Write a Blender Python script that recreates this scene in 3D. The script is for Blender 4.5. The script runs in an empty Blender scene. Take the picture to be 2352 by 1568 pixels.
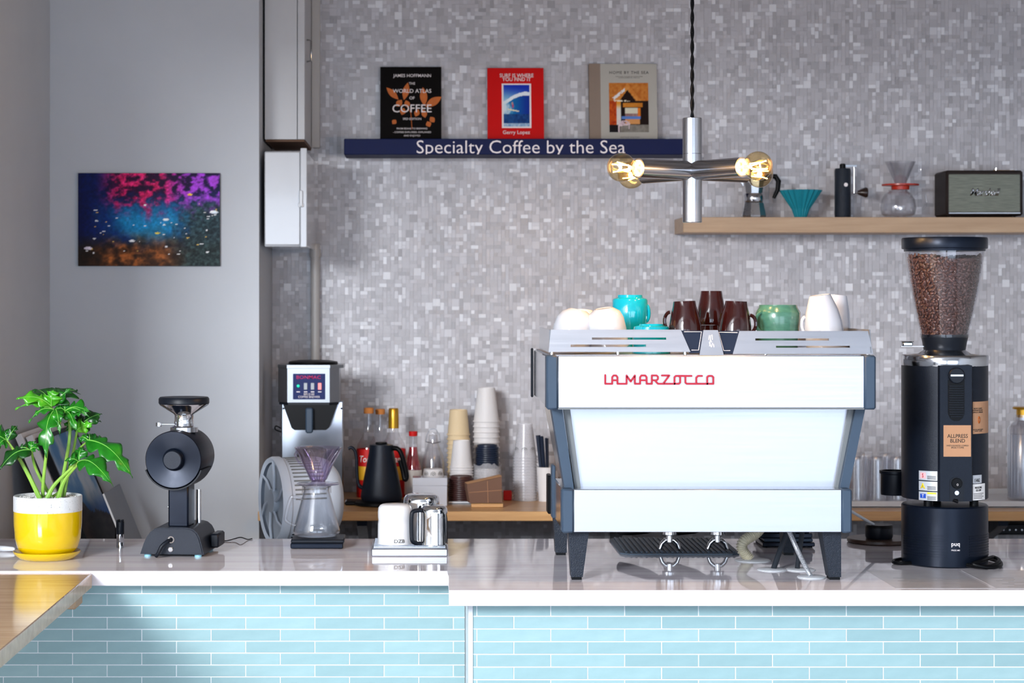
import bpy, bmesh, math, random
from mathutils import Matrix, Vector
random.seed(7)
PI = math.pi
scene = bpy.context.scene
COL = scene.collection

# ---------------------------------------------------------------- camera, world, lights, exposure
F, CX, CY, EYE = 4690.0, 970.0, 678.0, 1.56      # focal length in px, vanishing point, eye height
cam_d = bpy.data.cameras.new('camera')
cam = bpy.data.objects.new('camera', cam_d); COL.objects.link(cam)
cam.location = (0, 0, EYE); cam.rotation_euler = (PI/2, 0, 0)
cam_d.sensor_width = 36; cam_d.lens = F/2352*36
cam_d.shift_x = (1176-CX)/2352; cam_d.shift_y = (CY-784)/2352
cam_d.dof.use_dof = True; cam_d.dof.focus_distance = 4.42; cam_d.dof.aperture_fstop = 7.5
cam_d.clip_start = 0.05
scene.camera = cam

w = bpy.data.worlds.new('world'); scene.world = w; w.use_nodes = True
bg = w.node_tree.nodes['Background']
bg.inputs['Color'].default_value = (0.70, 0.84, 1.0, 1); bg.inputs['Strength'].default_value = 1.0

def area_light(name, loc, rot, sx, sy, power, col):
    l = bpy.data.lights.new(name, 'AREA'); l.shape = 'RECTANGLE'; l.size = sx; l.size_y = sy
    l.energy = power; l.color = col
    o = bpy.data.objects.new(name, l); o.location = loc; o.rotation_euler = rot; COL.objects.link(o)
    return o
# daylight through the shop front behind the viewer: bright sky in the high bay far left, softer light in the lower bays
area_light('daylight_high_bay', (-2.75, -1.1, 2.75), (PI/2, 0, 0), 1.5, 1.1, 350, (0.95, 0.97, 1.0))
area_light('daylight_shopfront', (-1.0, -1.1, 1.25), (PI/2, 0, 0), 2.2, 1.9, 36, (0.70, 0.82, 1.0))
area_light('daylight_shopfront.001', (1.9, -1.1, 1.25), (PI/2, 0, 0), 2.6, 1.9, 42, (0.68, 0.80, 1.0))

vs = scene.view_settings
vs.view_transform = 'Standard'; vs.look = 'None'; vs.gamma = 1; vs.use_curve_mapping = False
vs.exposure = 0.57
scene.cycles.use_denoising = True
scene.cycles.transparent_max_bounces = 32
scene.cycles.max_bounces = 10

# ---------------------------------------------------------------- materials
def lin(c):
    return tuple(((v/12.92) if v <= 0.04045 else ((v+0.055)/1.055)**2.4) for v in (x/255 for x in c))

MATS = {}
def pm(name, col, rough=0.5, metal=0.0, var=0.08, scale=(25, 25, 25), bump=0.0, bscale=300, coat=0.0,
       spec=0.5, emit=None, estr=0, alpha=None, rvar=0.05, sub=0):
    """principled material whose colour and gloss wander with a noise"""
    m = bpy.data.materials.new(name); m.use_nodes = True
    nt = m.node_tree; n = nt.nodes; l = nt.links
    p = n['Principled BSDF']
    c = lin(col)
    tc = n.new('ShaderNodeTexCoord'); mp = n.new('ShaderNodeMapping'); mp.inputs['Scale'].default_value = scale
    no = n.new('ShaderNodeTexNoise'); no.inputs['Scale'].default_value = 1.0; no.inputs['Detail'].default_value = 4
    l.new(tc.outputs['Object'], mp.inputs['Vector']); l.new(mp.outputs['Vector'], no.inputs['Vector'])
    mx = n.new('ShaderNodeMix'); mx.data_type = 'RGBA'
    mx.inputs[6].default_value = tuple(v*(1-var) for v in c) + (1,)
    mx.inputs[7].default_value = tuple(min(1, v*(1+var)) for v in c) + (1,)
    l.new(no.outputs['Fac'], mx.inputs[0]); l.new(mx.outputs[2], p.inputs['Base Color'])
    mr = n.new('ShaderNodeMapRange'); mr.inputs[3].default_value = max(0.02, rough-rvar); mr.inputs[4].default_value = min(1, rough+rvar)
    l.new(no.outputs['Fac'], mr.inputs[0]); l.new(mr.outputs[0], p.inputs['Roughness'])
    p.inputs['Metallic'].default_value = metal
    p.inputs['Specular IOR Level'].default_value = spec
    p.inputs['Coat Weight'].default_value = coat; p.inputs['Coat Roughness'].default_value = 0.04
    if bump:
        n2 = n.new('ShaderNodeTexNoise'); n2.inputs['Scale'].default_value = bscale; n2.inputs['Detail'].default_value = 3
        l.new(tc.outputs['Object'], n2.inputs['Vector'])
        b = n.new('ShaderNodeBump'); b.inputs['Strength'].default_value = bump; b.inputs['Distance'].default_value = 0.002
        l.new(n2.outputs['Fac'], b.inputs['Height']); l.new(b.outputs['Normal'], p.inputs['Normal'])
    if emit:
        p.inputs['Emission Color'].default_value = lin(emit) + (1,); p.inputs['Emission Strength'].default_value = estr
    MATS[name] = m
    return m

def glass(name, tint=(235, 240, 245), base=0.04, rough=0.03, gain=1.0):
    """thin clear wall: see-through with fresnel reflection"""
    m = bpy.data.materials.new(name); m.use_nodes = True
    nt = m.node_tree; n = nt.nodes; l = nt.links; n.clear()
    out = n.new('ShaderNodeOutputMaterial'); mix = n.new('ShaderNodeMixShader')
    tr = n.new('ShaderNodeBsdfTransparent'); gl = n.new('ShaderNodeBsdfGlossy')
    tr.inputs['Color'].default_value = lin(tint) + (1,); gl.inputs['Roughness'].default_value = rough
    lw = n.new('ShaderNodeLayerWeight'); lw.inputs['Blend'].default_value = 0.5
    fr = n.new('ShaderNodeMath'); fr.operation = 'POWER'; fr.inputs[1].default_value = 3.0; l.new(lw.outputs['Facing'], fr.inputs[0])
    no = n.new('ShaderNodeTexNoise'); no.inputs['Scale'].default_value = 60
    ma = n.new('ShaderNodeMath'); ma.operation = 'MULTIPLY_ADD'; ma.inputs[1].default_value = gain; ma.inputs[2].default_value = base
    mb = n.new('ShaderNodeMath'); mb.operation = 'MULTIPLY_ADD'; mb.inputs[1].default_value = 0.02
    mb.use_clamp = True
    l.new(fr.outputs[0], ma.inputs[0]); l.new(no.outputs['Fac'], mb.inputs[0]); l.new(ma.outputs[0], mb.inputs[2])
    l.new(mb.outputs[0], mix.inputs[0]); l.new(tr.outputs[0], mix.inputs[1]); l.new(gl.outputs[0], mix.inputs[2])
    l.new(mix.outputs[0], out.inputs['Surface'])
    MATS[name] = m
    return m

def frosted(name, col, opacity):
    """milky thin plastic"""
    m = bpy.data.materials.new(name); m.use_nodes = True
    nt = m.node_tree; n = nt.nodes; l = nt.links
    p = n['Principled BSDF']; p.inputs['Base Color'].default_value = lin(col) + (1,); p.inputs['Roughness'].default_value = 0.2
    no = n.new('ShaderNodeTexNoise'); no.inputs['Scale'].default_value = 25
    mr = n.new('ShaderNodeMapRange'); mr.inputs[3].default_value = opacity*0.7; mr.inputs[4].default_value = opacity*1.3
    l.new(no.outputs['Fac'], mr.inputs[0]); l.new(mr.outputs[0], p.inputs['Alpha'])
    MATS[name] = m
    return m

def ramp_mat(name, src, stops, rough, coat=0.0, spec=0.5, bump=0.0, metal=0.0):
    """material coloured by a ramp over 'src' (node builder)"""
    m = bpy.data.materials.new(name); m.use_nodes = True
    nt = m.node_tree; n = nt.nodes; l = nt.links; p = n['Principled BSDF']
    fac = src(n, l)
    r = n.new('ShaderNodeValToRGB'); e = r.color_ramp.elements
    e[0].position, e[0].color = stops[0][0], lin(stops[0][1]) + (1,)
    e[1].position, e[1].color = stops[-1][0], lin(stops[-1][1]) + (1,)
    for pos, c in stops[1:-1]:
        k = e.new(pos); k.color = lin(c) + (1,)
    l.new(fac, r.inputs['Fac']); l.new(r.outputs['Color'], p.inputs['Base Color'])
    p.inputs['Roughness'].default_value = rough; p.inputs['Coat Weight'].default_value = coat
    p.inputs['Coat Roughness'].default_value = 0.05
    p.inputs['Specular IOR Level'].default_value = spec; p.inputs['Metallic'].default_value = metal
    if bump:
        b = n.new('ShaderNodeBump'); b.inputs['Strength'].default_value = bump; b.inputs['Distance'].default_value = 0.001
        l.new(fac, b.inputs['Height']); l.new(b.outputs['Normal'], p.inputs['Normal'])
    MATS[name] = m
    return m

def noise_src(scale, detail=6, dist=0.0, coord='Object', rough=0.6):
    def f(n, l):
        tc = n.new('ShaderNodeTexCoord'); mp = n.new('ShaderNodeMapping'); mp.inputs['Scale'].default_value = scale
        no = n.new('ShaderNodeTexNoise'); no.inputs['Scale'].default_value = 1; no.inputs['Detail'].default_value = detail
        no.inputs['Distortion'].default_value = dist; no.inputs['Roughness'].default_value = rough
        l.new(tc.outputs[coord], mp.inputs['Vector']); l.new(mp.outputs['Vector'], no.inputs['Vector'])
        return no.outputs['Fac']
    return f

def attr_src(name):
    def f(n, l):
        a = n.new('ShaderNodeAttribute'); a.attribute_name = name
        return a.outputs['Fac']
    return f

def tile_src(n, l):
    oi = n.new('ShaderNodeObjectInfo')
    no = noise_src((14, 14, 40), 5)(n, l)
    a = n.new('ShaderNodeMath'); a.operation = 'MULTIPLY'; a.inputs[1].default_value = 0.35
    b = n.new('ShaderNodeMath'); b.operation = 'MULTIPLY_ADD'; b.inputs[1].default_value = 0.5
    l.new(oi.outputs['Random'], a.inputs[0]); l.new(no, b.inputs[0]); l.new(a.outputs[0], b.inputs[2])
    return b.outputs[0]

plaster = ramp_mat('painted plaster', noise_src((3, 3, 3), 5), [(0.2, (182, 187, 194)), (0.8, (191, 195, 201))], 0.75)
cool_paint = pm('pale paint', (205, 206, 208), 0.7, var=0.03, scale=(2, 2, 2))
floor_m = ramp_mat('concrete floor', noise_src((4, 4, 4), 8), [(0.2, (120, 118, 116)), (0.8, (150, 148, 146))], 0.5)
mosaic = ramp_mat('mosaic tile', attr_src('tone'), [(0.0, (158, 157, 162)), (0.35, (177, 176, 181)), (0.6, (191, 190, 196)), (1.0, (224, 226, 232))], 0.3, spec=0.4)
grout = pm('grey grout', (188, 187, 192), 0.9, var=0.05)
bluetile = ramp_mat('aqua glazed tile', tile_src, [(0.0, (126, 158, 163)), (0.5, (144, 176, 180)), (1.0, (166, 194, 197))], 0.36, spec=0.4)
whitegrout = pm('white grout', (236, 240, 242), 0.85, var=0.03)
marble = ramp_mat('pale veined stone', noise_src((1.2, 16, 3), 8, 0.6), [(0.3, (190, 182, 189)), (0.45, (220, 214, 221)), (0.6, (230, 226, 231)), (1.0, (240, 238, 242))], 0.035, spec=0.65)
wood_t = ramp_mat('oiled maple', noise_src((3, 30, 30), 6, 0.4), [(0.25, (176, 138, 100)), (0.6, (206, 172, 132)), (0.9, (222, 194, 158))], 0.12, spec=0.6)
wood_s = ramp_mat('birch shelf', noise_src((4, 40, 60), 6, 0.3), [(0.25, (168, 138, 108)), (0.6, (184, 155, 125)), (0.9, (196, 170, 142))], 0.45)
wood_b = ramp_mat('oak counter', noise_src((4, 40, 60), 6, 0.3), [(0.25, (186, 140, 90)), (0.6, (208, 164, 112)), (0.9, (222, 184, 134))], 0.3)
wood_d = ramp_mat('dark stained wood', noise_src((40, 12, 40), 6, 0.3), [(0.25, (40, 26, 20)), (0.7, (70, 46, 34)), (0.95, (90, 62, 46))], 0.4)
steel = pm('brushed steel', (182, 184, 191), 0.38, 1.0, var=0.03, scale=(4, 200, 200), rvar=0.06)
steel_p = pm('polished steel', (190, 191, 195), 0.14, 1.0, var=0.02, rvar=0.03)
steel_br = pm('satin brewer steel', (146, 148, 152), 0.30, 1.0, var=0.03, rvar=0.04)
chrome = pm('chrome', (225, 226, 228), 0.06, 1.0, var=0.01, rvar=0.02)
nickel = pm('brushed nickel lamp metal', (178, 178, 182), 0.2, 1.0, var=0.05, scale=(6, 6, 200), rvar=0.05)
black_pl = pm('black plastic', (15, 20, 29), 0.40, var=0.1, spec=0.22)
black_pd = pm('deep black plastic', (6, 7, 10), 0.42, var=0.1, spec=0.14)
black_tx = pm('textured black casting', (26, 34, 46), 0.40, var=0.25, scale=(220, 220, 220), bump=0.8, bscale=450, spec=0.3)
black_mt = pm('black anodised metal', (15, 23, 37), 0.32, 0.4, var=0.12, scale=(60, 60, 60), spec=0.25)
black_po = pm('black powder coat', (17, 24, 36), 0.38, 0.2, var=0.25, scale=(500, 500, 500), bump=0.2, bscale=900, spec=0.25)
slate_bl = pm('slate blue bumper', (56, 72, 90), 0.45, var=0.05, spec=0.3)
grey_edge = pm('grey rubber edge', (112, 116, 118), 0.5, var=0.05)
white_pt = pm('white enamel', (220, 222, 225), 0.2, var=0.02, coat=0.3)
white_pl = pm('white plastic', (212, 216, 221), 0.35, var=0.02)
fan_pl = pm('cool white fan plastic', (186, 196, 210), 0.4, var=0.02)
grey_pl = pm('pale grey grille plastic', (168, 178, 190), 0.45, var=0.04)
porcelain = pm('white porcelain', (194, 198, 208), 0.1, var=0.01, coat=0.5)
turq = pm('turquoise glaze', (10, 158, 186), 0.12, var=0.06, coat=0.5)
turq2 = pm('matte turquoise ceramic', (22, 132, 150), 0.4, var=0.06)
brownc = pm('dark brown glaze', (40, 11, 10), 0.1, var=0.3, scale=(90, 90, 90), coat=0.35)
greenc = ramp_mat('sage green glaze', noise_src((30, 30, 80), 5), [(0.2, (52, 96, 82)), (0.6, (70, 120, 104)), (0.9, (104, 142, 124))], 0.22, coat=0.3)
yellow = pm('yellow glaze', (212, 178, 2), 0.1, var=0.02, coat=0.5)
speck = ramp_mat('speckled white stoneware', noise_src((260, 260, 260), 2), [(0.28, (120, 120, 120)), (0.36, (200, 204, 207)), (1.0, (212, 215, 218))], 0.4)
pebble = ramp_mat('white gravel', noise_src((90, 90, 90), 2), [(0.3, (120, 118, 114)), (0.5, (205, 205, 202)), (0.8, (238, 238, 236))], 0.8)
leaf_m = ramp_mat('glossy green leaf', noise_src((30, 30, 30), 3), [(0.3, (16, 82, 16)), (0.6, (28, 116, 22)), (0.85, (66, 146, 28))], 0.28, spec=0.5)
leaf_l = ramp_mat('young light green leaf', noise_src((30, 30, 30), 3), [(0.3, (44, 126, 22)), (0.6, (76, 164, 30)), (0.85, (118, 180, 46))], 0.28, spec=0.5)
leaf_d = ramp_mat('dark green leaf', noise_src((30, 30, 30), 3), [(0.3, (8, 52, 14)), (0.6, (14, 74, 18)), (0.85, (36, 102, 24))], 0.3, spec=0.5)
vein_m = pm('pale leaf vein', (120, 190, 80), 0.5)
stem_m = ramp_mat('leaf stalk', noise_src((12, 12, 12), 3), [(0.3, (96, 150, 60)), (0.6, (140, 184, 70)), (0.85, (150, 196, 130))], 0.4)
navy = pm('navy painted wood', (13, 25, 70), 0.55, var=0.08, spec=0.15)
letter_w = pm('white lettering', (240, 232, 232), 0.5, var=0.01)
letter_k = pm('black print', (40, 38, 36), 0.6, var=0.02)
letter_g = pm('grey print', (110, 108, 104), 0.6, var=0.02)
red_badge = pm('red enamel badge', (168, 8, 34), 0.3, var=0.06, spec=.3)
red_book = pm('red book cover', (206, 4, 6), 0.4, var=0.02, spec=0.2)
black_book = pm('black book cover', (10, 7, 7), 0.6, var=0.1, spec=0.08)
grey_book = pm('grey book cloth', (178, 175, 167), 0.7, var=0.03, spec=0.2)
tan_cloth = pm('tan book cloth', (142, 126, 114), 0.8, var=0.06, bump=0.2, spec=0.15)
paper = pm('book paper', (232, 226, 212), 0.8, var=0.03, scale=(4, 300, 4))
orange_pr = pm('orange print', (190, 96, 24), 0.6, var=0.3, scale=(60, 60, 60))
kraft = pm('kraft paper', (180, 134, 100), 0.75, var=0.04)
kraft_cup = pm('kraft paper cup', (218, 196, 158), 0.7, var=0.03)
paper_cup = pm('white paper cup', (220, 218, 219), 0.55, var=0.02)
brown_lid = pm('brown plastic lid', (66, 40, 38), 0.35, var=0.08, spec=0.25)
black_lid = pm('black plastic lid', (26, 36, 56), 0.35, var=0.08, spec=0.25)
sleeve_m = pm('brown cardboard', (112, 82, 66), 0.8, var=0.08)
sleeve_e = pm('cut cardboard edge', (176, 132, 92), 0.8, var=0.15, scale=(20, 20, 400))
cork = pm('cork', (196, 122, 56), 0.8, var=0.2)
gold = pm('gold foil', (196, 150, 50), 0.3, 0.8, var=0.08)
label_red = pm('red label', (190, 22, 22), 0.5, var=0.04, spec=0.2)
label_yel = pm('yellow label', (226, 170, 30), 0.5, var=0.06)
label_wh = pm('white label', (232, 230, 228), 0.5, var=0.03)
syrup = pm('clear syrup', (206, 204, 178), 0.1, var=0.05)
red_syr = pm('red syrup', (150, 12, 30), 0.08, var=0.1, coat=0.5)
sign_yel = pm('yellow warning print', (244, 212, 20), 0.4, var=0.02)
sign_blue = pm('blue notice print', (24, 72, 176), 0.4, var=0.02)
sign_pink = pm('pink notice print', (226, 176, 180), 0.4, var=0.02)
silver_st = pm('silver sticker', (196, 200, 206), 0.35, 0.3, var=0.03)
cream_pl = pm('cream hose plastic', (212, 204, 178), 0.35, var=0.06)
braid = ramp_mat('braided steel hose', noise_src((500, 500, 500), 2), [(0.35, (130, 134, 140)), (0.5, (196, 200, 206)), (0.7, (226, 230, 234))], 0.35, metal=0.6)
rubber = pm('black rubber hose', (34, 40, 48), 0.5, var=0.1)
mat_m = pm('grey rubber mat', (78, 92, 106), 0.6, var=0.15)
bean_m = ramp_mat('roasted coffee bean', noise_src((160, 160, 160), 3), [(0.3, (58, 36, 30)), (0.6, (94, 62, 53)), (0.85, (128, 90, 78))], 0.36, spec=0.5)
crank_w = pm('dark varnished wood', (40, 26, 22), 0.3, var=0.2)
speaker_f = ramp_mat('woven speaker cloth', noise_src((20, 20, 700), 4), [(0.3, (92, 98, 92)), (0.55, (122, 128, 118)), (0.8, (150, 154, 142))], 0.8)
speaker_v = pm('black speaker vinyl', (40, 32, 30), 0.55, var=0.2, scale=(300, 300, 300), bump=0.3, bscale=600, spec=0.2)
alum = pm('cast aluminium', (196, 198, 202), 0.28, 1.0, var=0.04)
red_col = pm('red plastic collar', (176, 44, 24), 0.3, var=0.05)
indigo = pm('navy control panel', (18, 34, 92), 0.35, var=0.06, spec=0.15)
mag_print = pm('magenta print', (196, 40, 100), 0.5, var=0.03)
led_green = pm('green lamp', (20, 190, 150), 0.3, emit=(20, 220, 170), estr=0.6)
btn_grey = pm('grey rocker', (168, 176, 184), 0.4)
btn_pink = pm('pink lit rocker', (240, 140, 140), 0.4, emit=(240, 110, 110), estr=0.4)
box_white = pm('white painted steel', (200, 203, 208), 0.12, var=0.02, coat=0.4)
cab_white = pm('white laminate', (186, 187, 190), 0.35, var=0.03)
wood_raw = pm('raw brown board', (96, 66, 44), 0.7, var=0.2)
pipe_m = pm('grey conduit', (182, 180, 178), 0.35, var=0.04)
pale_foot = pm('pale blue rubber foot', (140, 196, 214), 0.3, var=0.05)
steel_dk = pm('dark mirror steel', (150, 152, 156), 0.15, 1.0, var=0.03)
panel_gr = pm('grey panel', (112, 118, 128), 0.5, var=0.03)
white_frame = pm('white frame edge', (222, 222, 224), 0.5, var=0.03)
sheet_m = pm('printed sheet', (196, 192, 194), 0.2, var=0.03)
socket_m = pm('cream lamp socket', (236, 226, 206), 0.4, var=0.03)
clear = glass('clear glass', (249, 250, 252), 0.035, 0.03, 0.95)
clear_t = glass('clear tumbler glass', (252, 252, 253), 0.05, 0.1, 0.7)
tumbler = glass('fluted tumbler glass', (250, 250, 252), 0.16, 0.22, 0.6)
bulb_g = glass('amber bulb glass', (255, 240, 208), 0.02, 0.02)
violet = glass('violet tinted plastic', (243, 238, 250), 0.12, 0.12, 0.9)
hop_g = glass('hopper glass', (250, 250, 252), 0.03, 0.05, 0.6)
clear_pl = frosted('milky clear plastic', (226, 226, 232), 0.35)
frost_b = frosted('pale blue frosted water', (204, 218, 236), 0.6)
bag_pl = frosted('crinkled clear bag', (222, 220, 222), 0.55)

def emis(name, col, s):
    m = bpy.data.materials.new(name); m.use_nodes = True; n = m.node_tree.nodes; l = m.node_tree.links; n.clear()
    o = n.new('ShaderNodeOutputMaterial'); e = n.new('ShaderNodeEmission'); e.inputs['Color'].default_value = col + (1,)
    no = n.new('ShaderNodeTexNoise'); no.inputs['Scale'].default_value = 200
    mr = n.new('ShaderNodeMapRange'); mr.inputs[3].default_value = s*0.8; mr.inputs[4].default_value = s*1.2
    l.new(no.outputs['Fac'], mr.inputs[0]); l.new(mr.outputs[0], e.inputs['Strength'])
    l.new(e.outputs[0], o.inputs['Surface'])
    return m
glow = emis('glowing filament', (1.0, 0.55, 0.14), 45)

def col_attr(n, l):
    a = n.new('ShaderNodeAttribute'); a.attribute_name = 'ink'
    return a.outputs['Color']
def print_mat(name, rough, coat=0.0):
    m = bpy.data.materials.new(name); m.use_nodes = True; n = m.node_tree.nodes; l = m.node_tree.links
    p = n['Principled BSDF']; l.new(col_attr(n, l), p.inputs['Base Color'])
    p.inputs['Roughness'].default_value = rough; p.inputs['Coat Weight'].default_value = coat; p.inputs['Specular IOR Level'].default_value = 0.12
    return m
print_m = print_mat('printed picture', 0.5)

# ---------------------------------------------------------------- mesh helpers
class B:
    """collects shapes and links them as ONE mesh object"""
    def __init__(s):
        s.v = []; s.f = []; s.m = None
    def add(s, vs, fs):
        k = len(s.v)
        if s.m is not None:
            vs = [s.m @ Vector(v) for v in vs]
        s.v += [tuple(v) for v in vs]; s.f += [tuple(i+k for i in f) for f in fs]
        return s
    def box(s, x0, x1, y0, y1, z0, z1, c=0.0):
        if c <= 0:
            vs = [(x, y, z) for x in (x0, x1) for y in (y0, y1) for z in (z0, z1)]
            return s.add(vs, [(0, 1, 3, 2), (4, 6, 7, 5), (0, 4, 5, 1), (2, 3, 7, 6), (0, 2, 6, 4), (1, 5, 7, 3)])
        lo = (min(x0, x1), min(y0, y1), min(z0, z1)); hi = (max(x0, x1), max(y0, y1), max(z0, z1))
        c = min(c, min(h-l for h, l in zip(hi, lo))*0.49)
        vs = []; idx = {}
        for sx in (0, 1):
            for sy in (0, 1):
                for sz in (0, 1):
                    sg = (sx, sy, sz)
                    for a in range(3):
                        p = []
                        for k in range(3):
                            e = hi[k] if sg[k] else lo[k]
                            p.append(e if k == a else (e-c if sg[k] else e+c))
                        idx[(sg, a)] = len(vs); vs.append(tuple(p))
        fs = []
        for a in range(3):
            o1, o2 = [k for k in range(3) if k != a]
            for sa in (0, 1):
                q = []
                for s1, s2 in ((0, 0), (1, 0), (1, 1), (0, 1)):
                    g = [0, 0, 0]; g[a] = sa; g[o1] = s1; g[o2] = s2
                    q.append(idx[(tuple(g), a)])
                fs.append(q)
        for a in range(3):          # edges parallel to axis a
            o1, o2 = [k for k in range(3) if k != a]
            for s1 in (0, 1):
                for s2 in (0, 1):
                    g0 = [0, 0, 0]; g0[o1] = s1; g0[o2] = s2; g1 = list(g0); g1[a] = 1
                    g0, g1 = tuple(g0), tuple(g1)
                    fs.append([idx[(g0, o1)], idx[(g0, o2)], idx[(g1, o2)], idx[(g1, o1)]])
        for sx in (0, 1):
            for sy in (0, 1):
                for sz in (0, 1):
                    g = (sx, sy, sz); fs.append([idx[(g, 0)], idx[(g, 1)], idx[(g, 2)]])
        return s.add(vs, fs)
    def prism(s, pts, a0, a1, axis='y', lean=0.0, z0=0.0):
        n = len(pts)
        def mk(p, a):
            return {'y': (p[0], a, p[1]), 'z': (p[0], p[1], a), 'x': (a, p[0], p[1])}[axis]
        vs = [mk(p, a0) for p in pts] + [mk(p, a1) for p in pts]
        if lean: vs = [(v[0], v[1]+lean*(v[2]-z0), v[2]) for v in vs]
        fs = [tuple(range(n))[::-1], tuple(range(n, 2*n))] + [(i, (i+1) % n, n+(i+1) % n, n+i) for i in range(n)]
        return s.add(vs, fs)
    def lathe(s, prof, n=32, c=(0, 0, 0), axis='z', a0=0.0, a1=2*PI, sq=None):
        full = abs(a1-a0-2*PI) < 1e-6
        k = n if full else n+1
        vs = []; rows = []
        for r, z in prof:
            if r <= 1e-7:
                rows.append([len(vs)]); vs.append((0, 0, z))
            else:
                row = []
                for i in range(k):
                    a = a0+(a1-a0)*i/n
                    row.append(len(vs)); vs.append((r*math.cos(a), r*math.sin(a), z))
                rows.append(row)
        fs = []
        for ra, rb in zip(rows, rows[1:]):
            m = k if full else k-1
            for i in range(m):
                j = (i+1) % k
                if len(ra) == 1 and len(rb) == 1:
                    continue
                if len(ra) == 1:
                    fs.append((ra[0], rb[j], rb[i]))
                elif len(rb) == 1:
                    fs.append((ra[i], ra[j], rb[0]))
                else:
                    fs.append((ra[i], ra[j], rb[j], rb[i]))
        def ax(p):
            if axis == 'z': q = p
            elif axis == 'y': q = (p[0], p[2], p[1])
            else: q = (p[2], p[0], p[1])
            return (q[0]+c[0], q[1]+c[1], q[2]+c[2])
        return s.add([ax(p) for p in vs], fs)
    def cyl(s, r, z0, z1, n=24, c=(0, 0, 0), axis='z', r2=None, b=0.0):
        r2 = r if r2 is None else r2
        if b:
            return s.lathe([(0, z0), (r-b, z0), (r, z0+b), (r2, z1-b), (r2-b, z1), (0, z1)], n, c, axis)
        return s.lathe([(0, z0), (r, z0), (r2, z1), (0, z1)], n, c, axis)
    def tube(s, pts, r, n=8, closed=False):
        pts = [Vector(p) for p in pts]; m = len(pts)
        rs = r if isinstance(r, (list, tuple)) else [r]*m
        t = []
        for i in range(m):
            a = pts[(i-1) % m] if (closed or i > 0) else pts[0]
            b = pts[(i+1) % m] if (closed or i < m-1) else pts[-1]
            d = (b-a); t.append(d.normalized() if d.length > 1e-9 else Vector((0, 0, 1)))
        up = Vector((0, 0, 1)) if abs(t[0].z) < 0.9 else Vector((1, 0, 0))
        nn = (up-t[0]*up.dot(t[0])).normalized()
        vs = []
        for i in range(m):
            nn = nn-t[i]*nn.dot(t[i])
            nn = nn.normalized() if nn.length > 1e-6 else t[i].orthogonal().normalized()
            bb = t[i].cross(nn)
            for k in range(n):
                a = 2*PI*k/n
                vs.append(pts[i]+(nn*math.cos(a)+bb*math.sin(a))*rs[i])
        fs = []
        for i in range(m if closed else m-1):
            j = (i+1) % m
            for k in range(n):
                q = (k+1) % n
                fs.append((i*n+k, i*n+q, j*n+q, j*n+k))
        if not closed:
            fs.append(tuple(range(n))[::-1]); fs.append(tuple((m-1)*n+k for k in range(n)))
        return s.add(vs, fs)
    def ball(s, r, c=(0, 0, 0), n=16, k=10, sc=(1, 1, 1)):
        pr = [(r*math.sin(PI*i/k), -r*math.cos(PI*i/k)) for i in range(k+1)]
        pr[0] = (0, -r); pr[-1] = (0, r)
        t = B(); t.lathe(pr, n)
        return s.add([(v[0]*sc[0]+c[0], v[1]*sc[1]+c[1], v[2]*sc[2]+c[2]) for v in t.v], t.f)
    def patch(s, c, r, a0, a1, z0, z1, th=0.0006, n=8):
        """curved label on an upright cylinder; angle 0 faces the viewer (-y), positive to +x"""
        vs = []
        for rr in (r, r+th):
            for i in range(n+1):
                a = a0+(a1-a0)*i/n
                for z in (z0, z1):
                    vs.append((c[0]+rr*math.sin(a), c[1]-rr*math.cos(a), z))
        k = 2*(n+1); fs = []
        for o in (0, k):
            for i in range(n):
                fs.append((o+2*i, o+2*i+2, o+2*i+3, o+2*i+1))
        for i in range(n):
            fs.append((2*i, k+2*i, k+2*i+2, 2*i+2)); fs.append((2*i+1, 2*i+3, k+2*i+3, k+2*i+1))
        fs.append((0, 1, k+1, k)); fs.append((2*n, k+2*n, k+2*n+1, 2*n+1))
        return s.add(vs, fs)
    def mesh(s, name, mat, smooth=True, ang=38, fix=True):
        me = bpy.data.meshes.new(name); me.from_pydata(s.v, [], s.f)
        if fix:
            bm = bmesh.new(); bm.from_mesh(me); bmesh.ops.recalc_face_normals(bm, faces=bm.faces); bm.to_mesh(me); bm.free()
        if mat: me.materials.append(mat)
        if smooth:
            me.polygons.foreach_set('use_smooth', [True]*len(me.polygons))
            me.set_sharp_from_angle(angle=math.radians(ang))
        me.update()
        return me
    def done(s, name, mat, parent=None, label=None, smooth=True, ang=38, kind=None):
        o = bpy.data.objects.new(name, s.mesh(name, mat, smooth, ang)); COL.objects.link(o)
        if parent is not None: o.parent = parent
        if label: o['label'] = label
        if kind: o['kind'] = kind
        return o

def tag(o, label, cat, group=None, kind=None):
    o['label'] = label; o['category'] = cat
    if group: o['group'] = group
    if kind: o['kind'] = kind
    return o

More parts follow.
